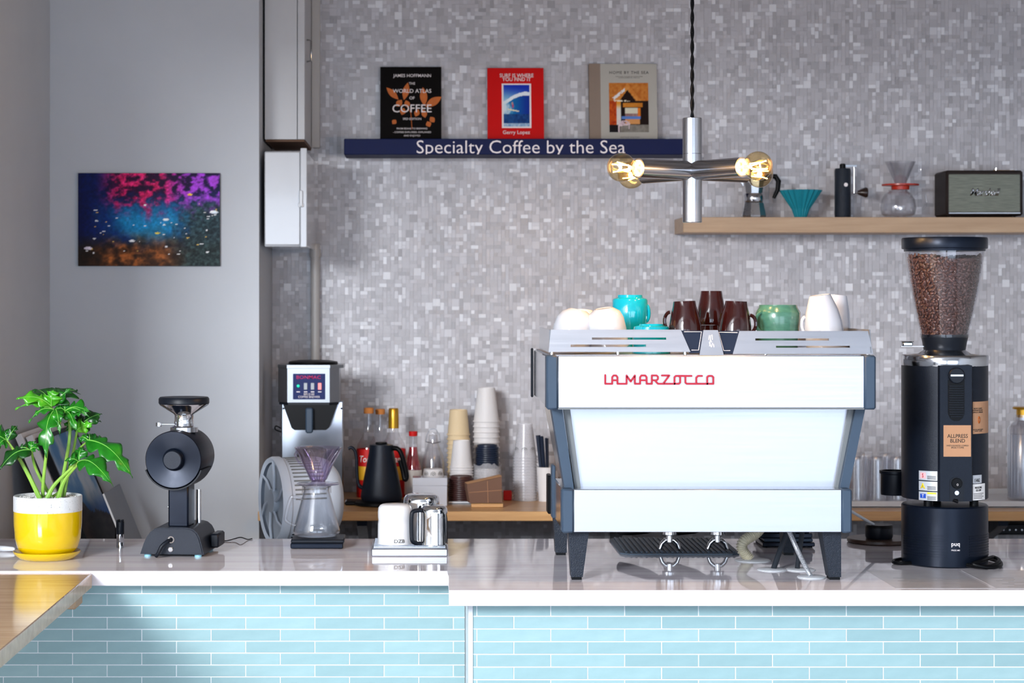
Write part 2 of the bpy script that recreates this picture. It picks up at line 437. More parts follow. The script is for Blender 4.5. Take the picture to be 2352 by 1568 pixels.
class T:
    """one thing: an Empty at its base; u(), w(), p() turn measured pixels at its own distance into local metres"""
    def __init__(s, name, label, cat, x, zs, d, group=None, rz=0.0):
        s.x, s.d, s.s, s.z = x, d, d/F, zs
        s.o = Vector(((x-CX)*d/F, d, zs)); s.info = (name, label, cat, group); s.rz = rz; s._e = None
    @property
    def e(s):
        if s._e is None:
            o = bpy.data.objects.new(s.info[0], None); o.empty_display_size = 0.05; COL.objects.link(o)
            o.location = s.o; o.rotation_euler = (0, 0, s.rz)
            tag(o, s.info[1], s.info[2], s.info[3]); s._e = o
        return s._e
    def solo(s, b, mat, **k):
        o = b.done(s.info[0], mat, None, **k); o.location = s.o; o.rotation_euler = (0, 0, s.rz)
        return tag(o, s.info[1], s.info[2], s.info[3])
    def u(s, x): return (x-s.x)*s.s
    def w(s, y): return EYE-(y-CY)*s.s-s.z
    def p(s, x, y, d=None):
        d = s.d if d is None else d
        return ((x-CX)*d/F-s.o.x, d-s.o.y, EYE-(y-CY)*d/F-s.z)
    def prof(s, rows):
        return [(hw*s.s, (0.0 if y is None else s.w(y))) for hw, y in rows]

def text(parent, name, body, mat, loc, width=None, height=None, th=0.0004, bold=0.0, align='CENTER', cyl=None, flip=False, spacing=1.0, shear=0.0, clipz=None, lines=0.9):
    c = bpy.data.curves.new(name, 'FONT'); c.body = body; c.align_x = align; c.align_y = 'CENTER'; c.size = 1
    c.resolution_u = 3; c.offset = bold*.5; c.space_character = spacing; c.shear = shear; c.space_line = lines
    o = bpy.data.objects.new(name, c)
    me = bpy.data.meshes.new_from_object(o)
    bpy.data.objects.remove(o)
    xs = [v.co.x for v in me.vertices]; ys = [v.co.y for v in me.vertices]
    w0, h0 = max(xs)-min(xs), max(ys)-min(ys); mx, my = (max(xs)+min(xs))/2, (max(ys)+min(ys))/2
    if align == 'LEFT': mx = min(xs)
    sx = width/w0 if width else None; sy = height/h0 if height else None
    sx = sx or sy; sy = sy or sx
    f = -1 if flip else 1
    bm = bmesh.new(); bm.from_mesh(me)
    for v in bm.verts:
        x, z = (v.co.x-mx)*sx*f, (v.co.y-my)*sy*f
        if cyl:
            (ccx, ccy, r) = cyl; a = math.atan2(loc[0]-ccx, ccy-loc[1]) + x/r
            v.co = (ccx+r*math.sin(a), ccy-r*math.cos(a), loc[2]+z)
        else:
            v.co = (loc[0]+x, loc[1], loc[2]+z)
    if clipz is not None:
        g = bm.verts[:]+bm.edges[:]+bm.faces[:]
        bmesh.ops.bisect_plane(bm, geom=g, plane_co=(0, 0, clipz), plane_no=(0, 0, -1), clear_outer=True)
    r = bmesh.ops.extrude_face_region(bm, geom=bm.faces[:])
    for v in [g for g in r['geom'] if isinstance(g, bmesh.types.BMVert)]:
        if cyl:
            d = Vector((v.co.x-cyl[0], v.co.y-cyl[1], 0)).normalized(); v.co += d*th
        else:
            v.co.y -= th
    bm.normal_update(); bm.to_mesh(me); bm.free()
    me.materials.clear(); me.materials.append(mat); me.name = name
    ob = bpy.data.objects.new(name, me); COL.objects.link(ob); ob.parent = parent
    return ob

def picture(parent, name, x0, x1, y, z0, z1, nx, ny, fn, mat=None, th=0.0008, label=None):
    """flat print: a finely divided sheet whose ink colour is computed point by point"""
    vs = []; cols = []
    for j in range(ny+1):
        for i in range(nx+1):
            u, v = i/nx, j/ny
            vs.append((x0+(x1-x0)*u, y-th, z0+(z1-z0)*v)); cols.append(lin(tuple(max(0, min(255, q)) for q in fn(u, v)))+(1,))
    fs = [(j*(nx+1)+i, j*(nx+1)+i+1, (j+1)*(nx+1)+i+1, (j+1)*(nx+1)+i) for j in range(ny) for i in range(nx)]
    k = len(vs)
    back = [(x0, y, z0), (x1, y, z0), (x1, y, z1), (x0, y, z1)]
    vs += back; cols += [(0.8, 0.8, 0.8, 1)]*4
    fs.append((k, k+3, k+2, k+1))
    c0, c1, c2, c3 = 0, nx, ny*(nx+1)+nx, ny*(nx+1)
    fs += [tuple(range(0, nx+1))[::-1]+(k, k+1), tuple(range(c3, c3+nx+1))+(k+2, k+3)]
    fs += [tuple(c0+j*(nx+1) for j in range(ny+1))+(k+3, k), tuple(c1+j*(nx+1) for j in range(ny, -1, -1))+(k+1, k+2)]
    me = bpy.data.meshes.new(name); me.from_pydata(vs, [], fs)
    at = me.attributes.new('ink', 'FLOAT_COLOR', 'POINT')
    at.data.foreach_set('color', [q for c in cols for q in c])
    me.materials.append(mat or print_m); me.update()
    o = bpy.data.objects.new(name, me); COL.objects.link(o)
    if parent is not None: o.parent = parent
    if label: o['label'] = label
    return o

def vnoise(x, y, seed=0):
    def h(i, j):
        k = (i*374761393 + j*668265263 + seed*974634777) & 0xffffffff
        k = ((k ^ (k >> 13))*1274126177) & 0xffffffff
        return ((k ^ (k >> 16)) & 0xffff)/65535
    i, j = math.floor(x), math.floor(y); fx, fy = x-i, y-j
    fx, fy = fx*fx*(3-2*fx), fy*fy*(3-2*fy)
    return (h(i, j)*(1-fx)+h(i+1, j)*fx)*(1-fy)+(h(i, j+1)*(1-fx)+h(i+1, j+1)*fx)*fy
def fbm(x, y, seed=0, o=4):
    a, s, t = 0.5, 0.0, 0.0
    for k in range(o):
        s += a*vnoise(x, y, seed+k); t += a; x *= 2.03; y *= 2.03; a *= 0.5
    return s/t
def mixc(a, b, t):
    t = max(0, min(1, t)); return tuple(p*(1-t)+q*t for p, q in zip(a, b))
def sstep(a, b, x):
    t = max(0, min(1, (x-a)/(b-a))); return t*t*(3-2*t)

def struct(name, b, mat, label, cat, smooth=False):
    o = b.done(name, mat, None, smooth=smooth); return tag(o, label, cat, None, 'structure')

# ---------------------------------------------------------------- the room
XL, YW, YP = -1.107, 6.6, 6.07          # left wall, back wall, projecting wall face
XR, YF, ZC = 3.6, -1.2, 3.6             # right wall, shop front, ceiling
XW = -4.0                               # far left window wall of the seating area
XP = (595-CX)*YP/F                      # edge of the projecting wall
struct('floor', B().box(XW-0.2, XR+0.2, YF-0.2, YW+0.2, -0.1, 0), floor_m, 'grey concrete floor behind the tiled counter', 'floor')
struct('ceiling', B().box(XW-0.2, XR+0.2, YF-0.2, YW+0.2, ZC, ZC+0.1), cool_paint, 'pale painted ceiling above the counter', 'ceiling')
struct('wall_left', B().box(XL-0.15, XL, 4.56, YP, 0, ZC), plaster, 'shaded grey plaster wall running toward the viewer at the far left', 'wall')
struct('wall_pillar', B().box(XL-0.15, XP, YP, YW, 0, ZC), plaster, 'light grey plaster wall that carries the pond picture', 'wall')
struct('light_blocker', B().box(XW, XR, 2.85, 3.15, 2.28, ZC), cool_paint, 'added block out of view that shades the upper wall from daylight', 'light_blocker')  # added out of view to dim the daylight on the upper back wall
struct('wall_right', B().box(XR, XR+0.2, YF, YW, 0, ZC), cool_paint, 'pale side wall at the end of the counter', 'wall')
struct('wall_far_left', B().box(XW-0.2, XW, YF, YW, 0, ZC), cool_paint, 'far side wall of the seating area', 'wall')
struct('wall_seating', B().box(XW, XL-0.15, 6.3, YW, 0, ZC), cool_paint, 'plain wall closing the seating area behind the plaster wall', 'wall')
b = B()
b.box(XW, -3.65, YF-0.2, YF, 0, ZC); b.box(-3.65, -1.85, YF-0.2, YF, 3.4, ZC); b.box(-3.65, -2.15, YF-0.2, YF, 0, 2.1); b.box(-2.15, 3.3, YF-0.2, YF, 0, 0.25)
b.box(-1.85, 3.3, YF-0.2, YF, 2.3, ZC); b.box(0.15, 0.55, YF-0.2, YF, 0.25, 2.3); b.box(3.3, XR, YF-0.2, YF, 0, ZC)
struct('wall_front', b, cool_paint, 'shop front wall with glazed bays', 'wall')

# back wall: random mosaic of small stone squares
wall = struct('wall_back', B().box(XP-0.3, XR, YW, YW+0.2, 0, ZC), grout, 'back wall covered with grey and white random mosaic tiles', 'wall')
MOD = 0.01235; MX0, MZ0 = XP, 0.66
NX, NZ = int((2.35-MX0)/MOD), int((2.62-MZ0)/MOD)
occ = [[False]*NZ for _ in range(NX)]
tv, tf, tone, big = [], [], [], []
rng = random.Random(3)
def tone_pick():
    r = rng.random()
    return 0.78+0.22*rng.random() if r < 0.10 else min(0.8, max(0.0, rng.gauss(0.46, 0.15)))
def tile_geo(w0, h0, jit=True):
    g = 0.0005; t = 0.0014
    j = [rng.uniform(-0.0003, 0.0003) for _ in range(3)] if jit else (0, 0, 0)
    q = [(g, 0, g), (w0-g, 0, g), (w0-g, 0, h0-g), (g, 0, h0-g)]
    fr = [(x, -t+j[0]+j[1]*(x/w0-.5)*2+j[2]*(z/h0-.5)*2, z) for x, _, z in q]
    return q+fr, [(4, 5, 6, 7), (0, 1, 5, 4), (1, 2, 6, 5), (2, 3, 7, 6), (3, 0, 4, 7)]
for k in range(NZ):
    for i in range(NX):
        if occ[i][k]: continue
        r = rng.random(); wd, ht = 1, 1
        free = lambda a, c: i+a < NX and k+c < NZ and not occ[i+a][k+c]
        if r < 0.11 and free(1, 0) and free(0, 1) and free(1, 1): wd, ht = 2, 2
        elif r < 0.36 and free(1, 0): wd = 2
        elif r < 0.61 and free(0, 1): ht = 2
        for a in range(wd):
            for c in range(ht): occ[i+a][k+c] = True
        x, z = MX0+i*MOD, MZ0+k*MOD; tn = tone_pick()
        px = CX+x*F/YW; py = CY-(z-EYE)*F/YW
        if wd == 2 and ht == 2 and 760 < px < 2320 and 5 < py < 1100 and len(big) < 300 and rng.random() < 0.34:
            big.append((x, z, tn)); continue
        vs, fs = tile_geo(wd*MOD, ht*MOD); o = len(tv)
        tv += [(v[0]+x, v[1]+YW, v[2]+z) for v in vs]; tf += [tuple(q+o for q in f) for f in fs]; tone += [tn]*5
def tone_mesh(name, v, f, t):
    me = bpy.data.meshes.new(name); me.from_pydata(v, [], f)
    at = me.attributes.new('tone', 'FLOAT', 'FACE'); at.data.foreach_set('value', t)
    me.materials.append(mosaic); me.update(); return me
fo = bpy.data.objects.new('mosaic_field', tone_mesh('mosaic_field', tv, tf, tone)); COL.objects.link(fo); fo.parent = wall; fo['kind'] = 'stuff'
variants = []
for k in range(12):
    vs, fs = tile_geo(2*MOD, 2*MOD); variants.append((k/11, tone_mesh('tile', vs, fs, [0.25+0.7*k/11]*5)))
for x, z, tn in big:
    me = min(variants, key=lambda q: abs(0.25+0.7*q[0]-tn))[1]
    o = bpy.data.objects.new('tile', me); COL.objects.link(o); o.parent = wall; o.location = (x, YW, z)

# ---------------------------------------------------------------- counter
ZT = 0.95                                # counter top
FR, FL, BK = 4.226, 4.52, 5.12           # front edge right, front edge left, back edge
XS = 0.055                               # where the counter steps forward
XE = 2.3
pts = [(XL, FL), (XS, FL), (XS, FR), (XE, FR), (XE, BK), (XL, BK)]
ct = B().prism(pts, ZT-0.033, ZT, 'z').done('countertop', marble, None, smooth=False)
tag(ct, 'long pale veined stone countertop that steps forward under the espresso machine', 'countertop')
bv = ct.modifiers.new('soft edge', 'BEVEL'); bv.width = 0.0015; bv.segments = 2; bv.limit_method = 'ANGLE'

def tiled_base(name, label, x0, x1, yf, yb, joint_x, joint_px_row, row_y, odd_first):
    """counter base: grout body with separately laid long tiles; joint position and a bed joint are measured"""
    e = bpy.data.objects.new(name, None); e.location = (0, 0, 0); COL.objects.link(e); tag(e, label, 'counter base')
    B().box(x0, x1, yf, yb, 0.0, ZT-0.033).done('body', whitegrout, e, smooth=False)
    s = yf/F; PX, PZ, G = 0.1556, 0.0267, 0.0021
    zj = EYE-(row_y-CY)*s; xj = (joint_x-CX)*s
    cache = {}; rest = B(); cnt = 0
    ztop = ZT-0.034
    k = int(math.ceil((ztop-zj)/PZ))
    row = k
    while True:
        z1 = min(zj+row*PZ-G/2, ztop); z0 = max(zj+(row-1)*PZ+G/2, 0.002)
        if z1 < 0.02: break
        if z1-z0 > 0.003:
            off = xj if (row % 2 == odd_first) else xj+PX/2
            i = int(math.floor((x0-off)/PX))
            while off+i*PX < x1:
                a = max(off+i*PX+G/2, x0+0.0005); c = min(off+(i+1)*PX-G/2, x1-0.0005)
                if c-a > 0.003:
                    if row > -9 and cnt < 299:
                        key = (round(c-a, 4), round(z1-z0, 4))
                        if key not in cache:
                            cache[key] = B().box(0, c-a, -0.0010, 0.0, 0, z1-z0, 0.0003).mesh('tile', bluetile, False)
                        o = bpy.data.objects.new('tile', cache[key]); COL.objects.link(o); o.parent = e; o.location = (a, yf, z0); cnt += 1
                    else:
                        rest.box(a, c, yf-0.0010, yf, z0, z1)
                i += 1
        row -= 1
    if rest.v: rest.done('lower_tiles', bluetile, e, smooth=False, kind='stuff')
    return e
YB_R, YB_L = 4.30, 4.59
XB = (1082-CX)*YB_R/F
eb = tiled_base('counter_base', 'aqua tiled counter base under the espresso machine', XB, XE-0.05, YB_R, BK-0.06, 1264.8, 0, 1414.7, 1)
B().box(XB-0.006, XB+0.004, YB_R-0.004, YB_L-0.001, 0.0, ZT-0.034, 0.001).done('corner_trim', white_pl, eb, 'white corner trim')
tiled_base('counter_base', 'aqua tiled counter base set back at the left, half shaded by the table', XL+0.002, XB-0.007, YB_L, BK-0.06, 961.7, 0, 1362.8, 1)

# wooden table against the left wall
t = T('bar_table', 'glossy light wood table running toward the viewer at the lower left', 'table', 100, 0, 4.0)
XT = -0.7305
e = t.e; o_ = t.o
tp = B().box(-1.55-o_.x, XT-o_.x, 1.9-o_.y, 4.515-o_.y, 0.913, 0.946, 0.002).done('table_top', wood_t, e)
for yy, xs_ in ((2.0, (-1.45, XT-0.10)), (4.40, (-1.45,))):
    for xx in xs_:
        B().box(xx-0.025-o_.x, xx+0.025-o_.x, yy-o_.y, yy+0.05-o_.y, 0, 0.913, 0.003).done('leg', wood_s, e)
B().box(XT-0.06-o_.x, XT-0.02-o_.x, 4.42-o_.y, 4.51-o_.y, 0.88, 0.913, 0.002).done('cleat', wood_s, e)

# back counter: wall hung oak shelf
ZB, YBF = 0.925, 6.0
t = T('back_counter', 'oak back counter shelf hung on the mosaic wall behind the espresso machine', 'shelf', 1500, ZB-0.028, 6.3)
XA = (600-CX)*6.0/F
B().box(XP+0.002-t.o.x, 2.6-t.o.x, YBF-6.3, YW-0.0035-6.3, 0, 0.028, 0.002).done('top', wood_b, t.e)
for px in (826, 1420, 2240):
    x = (px-CX)*6.3/F-t.o.x
    B().prism([(-0.02+0.3-0.01, 0.0), (-0.25, 0.0), (-0.25, -0.02), (0.26, -0.2), (0.29, -0.2)], x, x+0.03, 'x').done('bracket', black_mt, t.e)
# ---------------------------------------------------------------- far left wall furniture
def cabinet_local(t, x0, x1, y0, y1, z0, z1):
    return (x0-t.o.x, x1-t.o.x, y0-t.o.y, y1-t.o.y, z0-t.z, z1-t.z)
D = 6.2
t = T('wall_cupboard', 'tall narrow white cupboard high in the corner beside the mosaic wall', 'cupboard', 650, EYE+(CY-320)*D/F, D)
x0, x1 = (608-CX)*D/F, (700-CX)*D/F; xg = (683-CX)*D/F
B().box(*cabinet_local(t, x0, x1, D+0.012, YW-0.004, t.z+0.001, ZC-0.002)).done('body', cab_white, t.e, smooth=False)
B().box(*cabinet_local(t, x0+0.002, x1-0.002, D+0.014, YW-0.006, t.z-0.006, t.z+0.001)).done('bottom_board', wood_raw, t.e, 'brown underside board', smooth=False)
B().box(*cabinet_local(t, x0, xg-0.001, D, D+0.012, t.z, ZC-0.002), c=0.001).done('door', cab_white, t.e)
B().box(*cabinet_local(t, xg+0.001, x1, D-0.002, D+0.012, t.z, ZC-0.002), c=0.001).done('frame_strip', cab_white, t.e)
hx = x1-t.o.x
B().tube([(hx, 0.10, t.w(133)), (hx+0.014, 0.10, t.w(131)), (hx+0.014, 0.10, t.w(84)), (hx, 0.10, t.w(82))], 0.003, 8).done('handle', steel_dk, t.e, 'thin metal side handle')

D = 6.08
t = T('electrical_box', 'glossy white steel fuse box with latch below the tall cupboard', 'electrical box', 650, EYE+(CY-566)*D/F, D)
x0, x1 = (607-CX)*D/F, (705-CX)*D/F; xg = (690-CX)*D/F; zt = EYE+(CY-347)*D/F
B().box(*cabinet_local(t, x0, x1, D+0.01, YW-0.004, t.z, zt), c=0.003).done('body', box_white, t.e)
B().box(*cabinet_local(t, x0+0.001, xg-0.001, D, D+0.011, t.z+0.004, zt-0.002), c=0.003).done('door', box_white, t.e)
B().box(*cabinet_local(t, xg, x1, D-0.004, D+0.011, t.z-0.002, zt+0.009), c=0.002).done('edge_strip', box_white, t.e)
b = B(); b.box(t.u(688), t.u(696), -0.012, -0.003, t.w(475), t.w(437), 0.003); b.box(t.u(685), t.u(698), -0.009, -0.003, t.w(476), t.w(466), 0.002)
b.done('latch', white_pl, t.e, 'small white latch')

t = T('conduit_pipe', 'grey conduit pipe running down the mosaic wall from the fuse box', 'pipe', 724, ZB+0.002, 6.575)
b = B(); b.cyl(0.0145, 0.0, t.w(560), 20); b.cyl(0.018, t.w(590), t.w(572), 20)
t.solo(b, pipe_m)
t = T('cable_duct', 'pale grey vertical cable duct beside the tall cupboard', 'duct', 726, EYE+(CY-340)*6.58/F, 6.58)
b = B(); b.box(-0.013, 0.013, -0.012, 0.015, 0, ZC-t.z-0.002, 0.002); b.box(-0.013, -0.009, -0.0135, -0.012, 0.0, ZC-t.z-0.002)
t.solo(b, pipe_m)

# pond picture on the projecting wall
t = T('wall_picture', 'dark photo print of a pond with magenta leaves hung on plain wall', 'picture', 343.5, EYE+(CY-611)*YP/F, YP-0.001)
spk = random.Random(11)
specks = [(spk.uniform(0.05, 0.98), spk.uniform(0.12, 0.68), spk.choice([(240, 240, 240), (240, 240, 240), (220, 180, 90)]), spk.uniform(0.005, 0.013)) for _ in range(55)]
specks += [(0.62, 0.5, (250, 250, 250), 0.022), (0.38, 0.27, (240, 235, 230), 0.022), (0.79, 0.77, (240, 190, 30), 0.02), (0.96, 0.58, (230, 240, 250), 0.03), (0.07, 0.19, (220, 210, 225), 0.03), (0.56, 0.355, (250, 210, 60), 0.018)]
def pond(u, v):
    n1, n2, n3 = fbm(u*9, v*7, 1), fbm(u*22, v*18, 2), fbm(u*60, v*45, 3)
    c = mixc((8, 14, 60), (10, 36, 96), n1)
    teal = sstep(0.42, 0.1, math.hypot((u-0.53)*0.9, v-0.5)+(n1-.5)*.25)
    c = mixc(c, (24, 120, 168), teal*1.0)
    low = sstep(0.42, 0.15, v+(n1-.5)*.2); c = mixc(c, mixc((30, 20, 14), (150, 84, 40), n2*n2*2.2*sstep(0.0, 0.35, u)*sstep(0.95, 0.45, u)), low)
    dark = sstep(0.62, 0.82, u+(n2-.5)*.2)*sstep(0.85, 0.6, v); c = mixc(c, mixc((10, 18, 22), (60, 84, 84), n3), dark*.9)
    top = sstep(0.45+0.28*abs(u-0.5), 0.8+0.2*abs(u-.45), v+(n2-.5)*.35)*sstep(0.1, 0.3, u)
    pk = mixc((150, 10, 60), (226, 50, 120), n3); pk = mixc(pk, (150, 60, 190), sstep(0.55, 0.8, u))
    c = mixc(c, mixc(mixc((60, 8, 40), (20, 8, 50), u), pk, sstep(0.38, 0.62, n2)), top)
    c = mixc(c, (6, 12, 56), sstep(0.14, 0.0, u)*sstep(0.1, 0.4, v)*.8)
    for sx, sy, sc_, r in specks:
        d = math.hypot((u-sx), (v-sy)*1.9)
        if d < r: c = mixc(c, sc_, 0.85)
    k = 0.85+0.6*n3
    return tuple(q*k for q in c)
B().box(t.u(181), t.u(506), -0.012, 0.0, 0, t.w(398)).done('board', black_pd, t.e, smooth=False)
picture(t.e, 'print', t.u(181)+.0005, t.u(506)-.0005, -0.012, 0.0005, t.w(398)-.0005, 180, 118, pond)

# things leaning on the left wall behind the counter
zl = 0.72
t = T('side_cabinet', 'low plain cabinet behind the counter under the leaning frames', 'cabinet', 200, 0, 5.62)
B().box(XL+0.004-t.o.x, -0.56-t.o.x, 5.2-5.62, YP-0.004-5.62, 0, zl, 0.003).done('body', cab_white, t.e)
for k in range(2):
    dr = B().box(-0.56-t.o.x, -0.545-t.o.x, 5.22-5.62+k*0.42, 5.60-5.62+k*0.42, 0.05, zl-0.03, 0.003).done('door', cab_white, t.e)
    B().box(-0.545-t.o.x, -0.53-t.o.x, 5.36-5.62+k*0.42, 5.46-5.62+k*0.42, zl-0.1, zl-0.09, 0.002).done('handle', steel_dk, dr)
TH = math.radians(23.3)
def mountain(u, v):
    n1, n2, n3 = fbm(u*5, v*5, 21), fbm(u*16, v*16, 22), fbm(u*10, v*40, 23)
    c = mixc((70, 124, 176), (176, 190, 204), sstep(0.35, 0.7, n1))
    c = mixc(c, (30, 74, 150), sstep(0.62, 0.45, v)*0.8)
    ridge = 0.52+0.18*(u-0.5)*-1+0.1*(fbm(u*6, 3, 5)-.5)
    if v < ridge:
        c = mixc((22, 24, 34), (86, 76, 74), n3)
        if v < 0.25: c = mixc(c, (150, 84, 44), sstep(0.3, 0.05, v)*n2*1.4)
    return c
def lean_frame(name, label, off, y0, y1, hgt, th, edge, pic=None):
    """frame leaning on the left wall: local x along the wall (away from viewer), z up the slope, -y is its face"""
    t = T(name, label, 'picture frame', 0, 0, 1)
    e = t.e
    # bottom edge on the cabinet; top edge on the wall
    e.location = (XL+0.012+math.sin(TH)*hgt+off/math.cos(TH), y0, zl+0.001)
    e.rotation_euler = (Matrix.Rotation(PI/2, 4, 'Z') @ Matrix.Rotation(-TH, 4, 'X')).to_euler()
    L = y1-y0
    b = B(); r = 0.012
    b.box(0, L, 0, th, 0, r); b.box(0, L, 0, th, hgt-r, hgt); b.box(0, r, 0, th, r, hgt-r); b.box(L-r, L, 0, th, r, hgt-r)
    b.done('frame', edge, e, smooth=False)
    B().box(r, L-r, 0.004, th-0.002, r, hgt-r).done('backing', white_frame, e, smooth=False)
    if pic: picture(e, 'print', r, L-r, 0.0035, r, hgt-r, 90, 80, pic)
    return e
lean_frame('picture_frame', 'thin framed mountain photograph leaning frontmost on left wall behind the plant', 0.062, 5.52, 6.02, 0.50, 0.016, black_pd, mountain)
lean_frame('picture_frame', 'white edged frame leaning in the middle behind the mountain photograph', 0.040, 5.50, 6.03, 0.505, 0.018, white_frame)
lean_frame('picture_frame', 'hindmost white edged frame leaning against the left wall', 0.016, 5.48, 6.0, 0.51, 0.018, white_frame)
# grey board on a strut
t = T('sloping_board', 'thin grey board with light edge sloping up beside the small black grinder', 'board', 0, 0, 1)
e = t.e; e.location = (-0.755, 5.61, zl+0.001)
e.rotation_euler = (Matrix.Rotation(PI/2, 4, 'Z') @ Matrix.Rotation(-math.radians(22), 4, 'X')).to_euler()
B().box(0, 0.29, 0, 0.005, 0, 0.318, 0.001).done('panel', panel_gr, e)
B().box(-0.0015, 0.0, 0, 0.005, 0, 0.318).done('edge', white_frame, e, 'light edge strip', smooth=False)
B().tube([(0.15, 0.006, 0.26), (0.15, 0.105, 0.048)], 0.005, 8).done('strut', steel_dk, e)

# ---------------------------------------------------------------- navy shelf, books
D = 6.42
t = T('wall_shelf', 'navy blue wall shelf lettered in white that holds three books', 'shelf', 1190, EYE+(CY-355)*D/F, D)
zs_top = t.w(318.5)
B().box(t.u(790), t.u(1588), 0, YW-0.0035-D, 0, zs_top, 0.002).done('board', navy, t.e)
lt_ = text(t.e, 'lettering', 'Specialty Coffee by the Sea', letter_w, (t.u(1196.5), -0.0002, t.w(342)), t.u(1436)-t.u(957), 0.054, 0.0008, -.012, clipz=0.001)
def split_words(o, gap, name):
    """cut lettering into one part per word"""
    bm = bmesh.new(); bm.from_mesh(o.data); bm.verts.ensure_lookup_table()
    seen = {}; isl = []
    for v in bm.verts:
        if v.index in seen: continue
        st = [v]; seen[v.index] = len(isl); xs = []
        while st:
            q = st.pop(); xs.append(q.co.x)
            for ed in q.link_edges:
                r = ed.other_vert(q)
                if r.index not in seen: seen[r.index] = len(isl); st.append(r)
        isl.append((min(xs), max(xs)))
    order = sorted(range(len(isl)), key=lambda k: isl[k][0]); word = {}; w_ = 0; right = isl[order[0]][1]
    for k in order:
        if isl[k][0]-right > gap: w_ += 1
        right = max(right, isl[k][1]); word[k] = w_
    vs = [tuple(v.co) for v in bm.verts]; mat = o.data.materials[0]
    for w2 in range(w_+1):
        b = B(); idx = {}
        for f in bm.faces:
            if word[seen[f.verts[0].index]] == w2:
                fi = []
                for v in f.verts:
                    if v.index not in idx: idx[v.index] = len(b.v); b.v.append(vs[v.index])
                    fi.append(idx[v.index])
                b.f.append(tuple(fi))
        b.done(name, mat, o.parent, smooth=False)
    bm.free(); bpy.data.objects.remove(o)
split_words(lt_, 0.006, 'lettering_word')
ZSH = t.z+zs_top

def book(name, label, xc, wpx, hpx, th, cover, dd, spine=None):
    t = T(name, label, 'book', xc, ZSH+0.0005, dd)
    e = t.e
    wd, hg = wpx*t.s, hpx*t.s/0.985
    e.rotation_euler = (-math.asin(min(0.4, (YW-0.006-dd-th)/hg)), 0, 0)
    B().box(-wd/2, wd/2, 0, 0.0025, 0, hg, 0.0008).done('front_cover', cover, e)
    B().box(-wd/2, wd/2, th-0.0025, th, 0, hg, 0.0008).done('back_cover', cover, e)
    B().box(-wd/2, -wd/2+0.003, 0.0025, th-0.0025, 0, hg).done('spine', cover, e, smooth=False)
    B().box(-wd/2+0.003, wd/2-0.004, 0.0025, th-0.0025, 0.003, hg-0.003).done('pages', paper, e, smooth=False)
    return t, wd, hg
# coffee atlas
t, wd, hg = book('coffee_book', 'black coffee book with white title and orange plant print on navy shelf', 943.5, 141, 173, 0.024, black_book, 6.535)
def bz(f): return hg*(1-f)
def leafpr(cx, cz, ang, L, wdt):
    pts = []
    for i in range(9):
        q = i/8; pts.append((L*(q-.5), wdt*math.sin(PI*q)))
    pts += [(L*(.5-i/8), -wdt*math.sin(PI*i/8)) for i in range(1, 8)]
    ca, sa = math.cos(ang), math.sin(ang)
    return [(cx+x*ca-z*sa, cz+x*sa+z*ca) for x, z in pts]
for fx, fz, an, L, ww in ((-.30, .36, -.8, .056, .010), (-.08, .33, 1.35, .06, .011), (.21, .40, 1.65, .062, .012), (.37, .47, .55, .062, .013), (-.19, .49, .9, .028, .010), (-.06, .5, 1.9, .026, .009), (.1, .62, 1.2, .026, .009), (.22, .63, 1.8, .028, .009), (-.27, .74, .9, .018, .008), (.35, .71, 2.2, .022, .009), (.29, .77, 2.0, .02, .009), (-.13, .60, 1.3, .024, .01)):
    B().prism(leafpr(fx*wd, bz(fz), an, L, ww), -0.0006, 0.0002, 'y').done('leaf_print', orange_pr, t.e, smooth=False)
B().tube([(0.02*wd, -0.0002, bz(.84)), (0.0*wd, -0.0002, bz(.62)), (-0.1*wd, -0.0002, bz(.48))], 0.0012, 5).done('stalk_print', orange_pr, t.e)
for s_, f, wf, bo in (('JAMES HOFFMANN', .125, .62, .012), ('THE', .225, .1, .0), ('WORLD ATLAS', .325, .63, .012), ('OF', .42, .085, .01), ('COFFEE', .56, .64, .015), ('3RD EDITION', .70, .30, .01), ('FROM BEANS TO BREWING', .83, .5, .01), ('- COFFEES EXPLORED, EXPLAINED', .88, .62, .01), ('AND ENJOYED', .928, .27, .01)):
    text(t.e, 'title', s_, letter_w, (0.02*wd, -0.0008, bz(f)), wf*wd, None, 0.0004, bo)
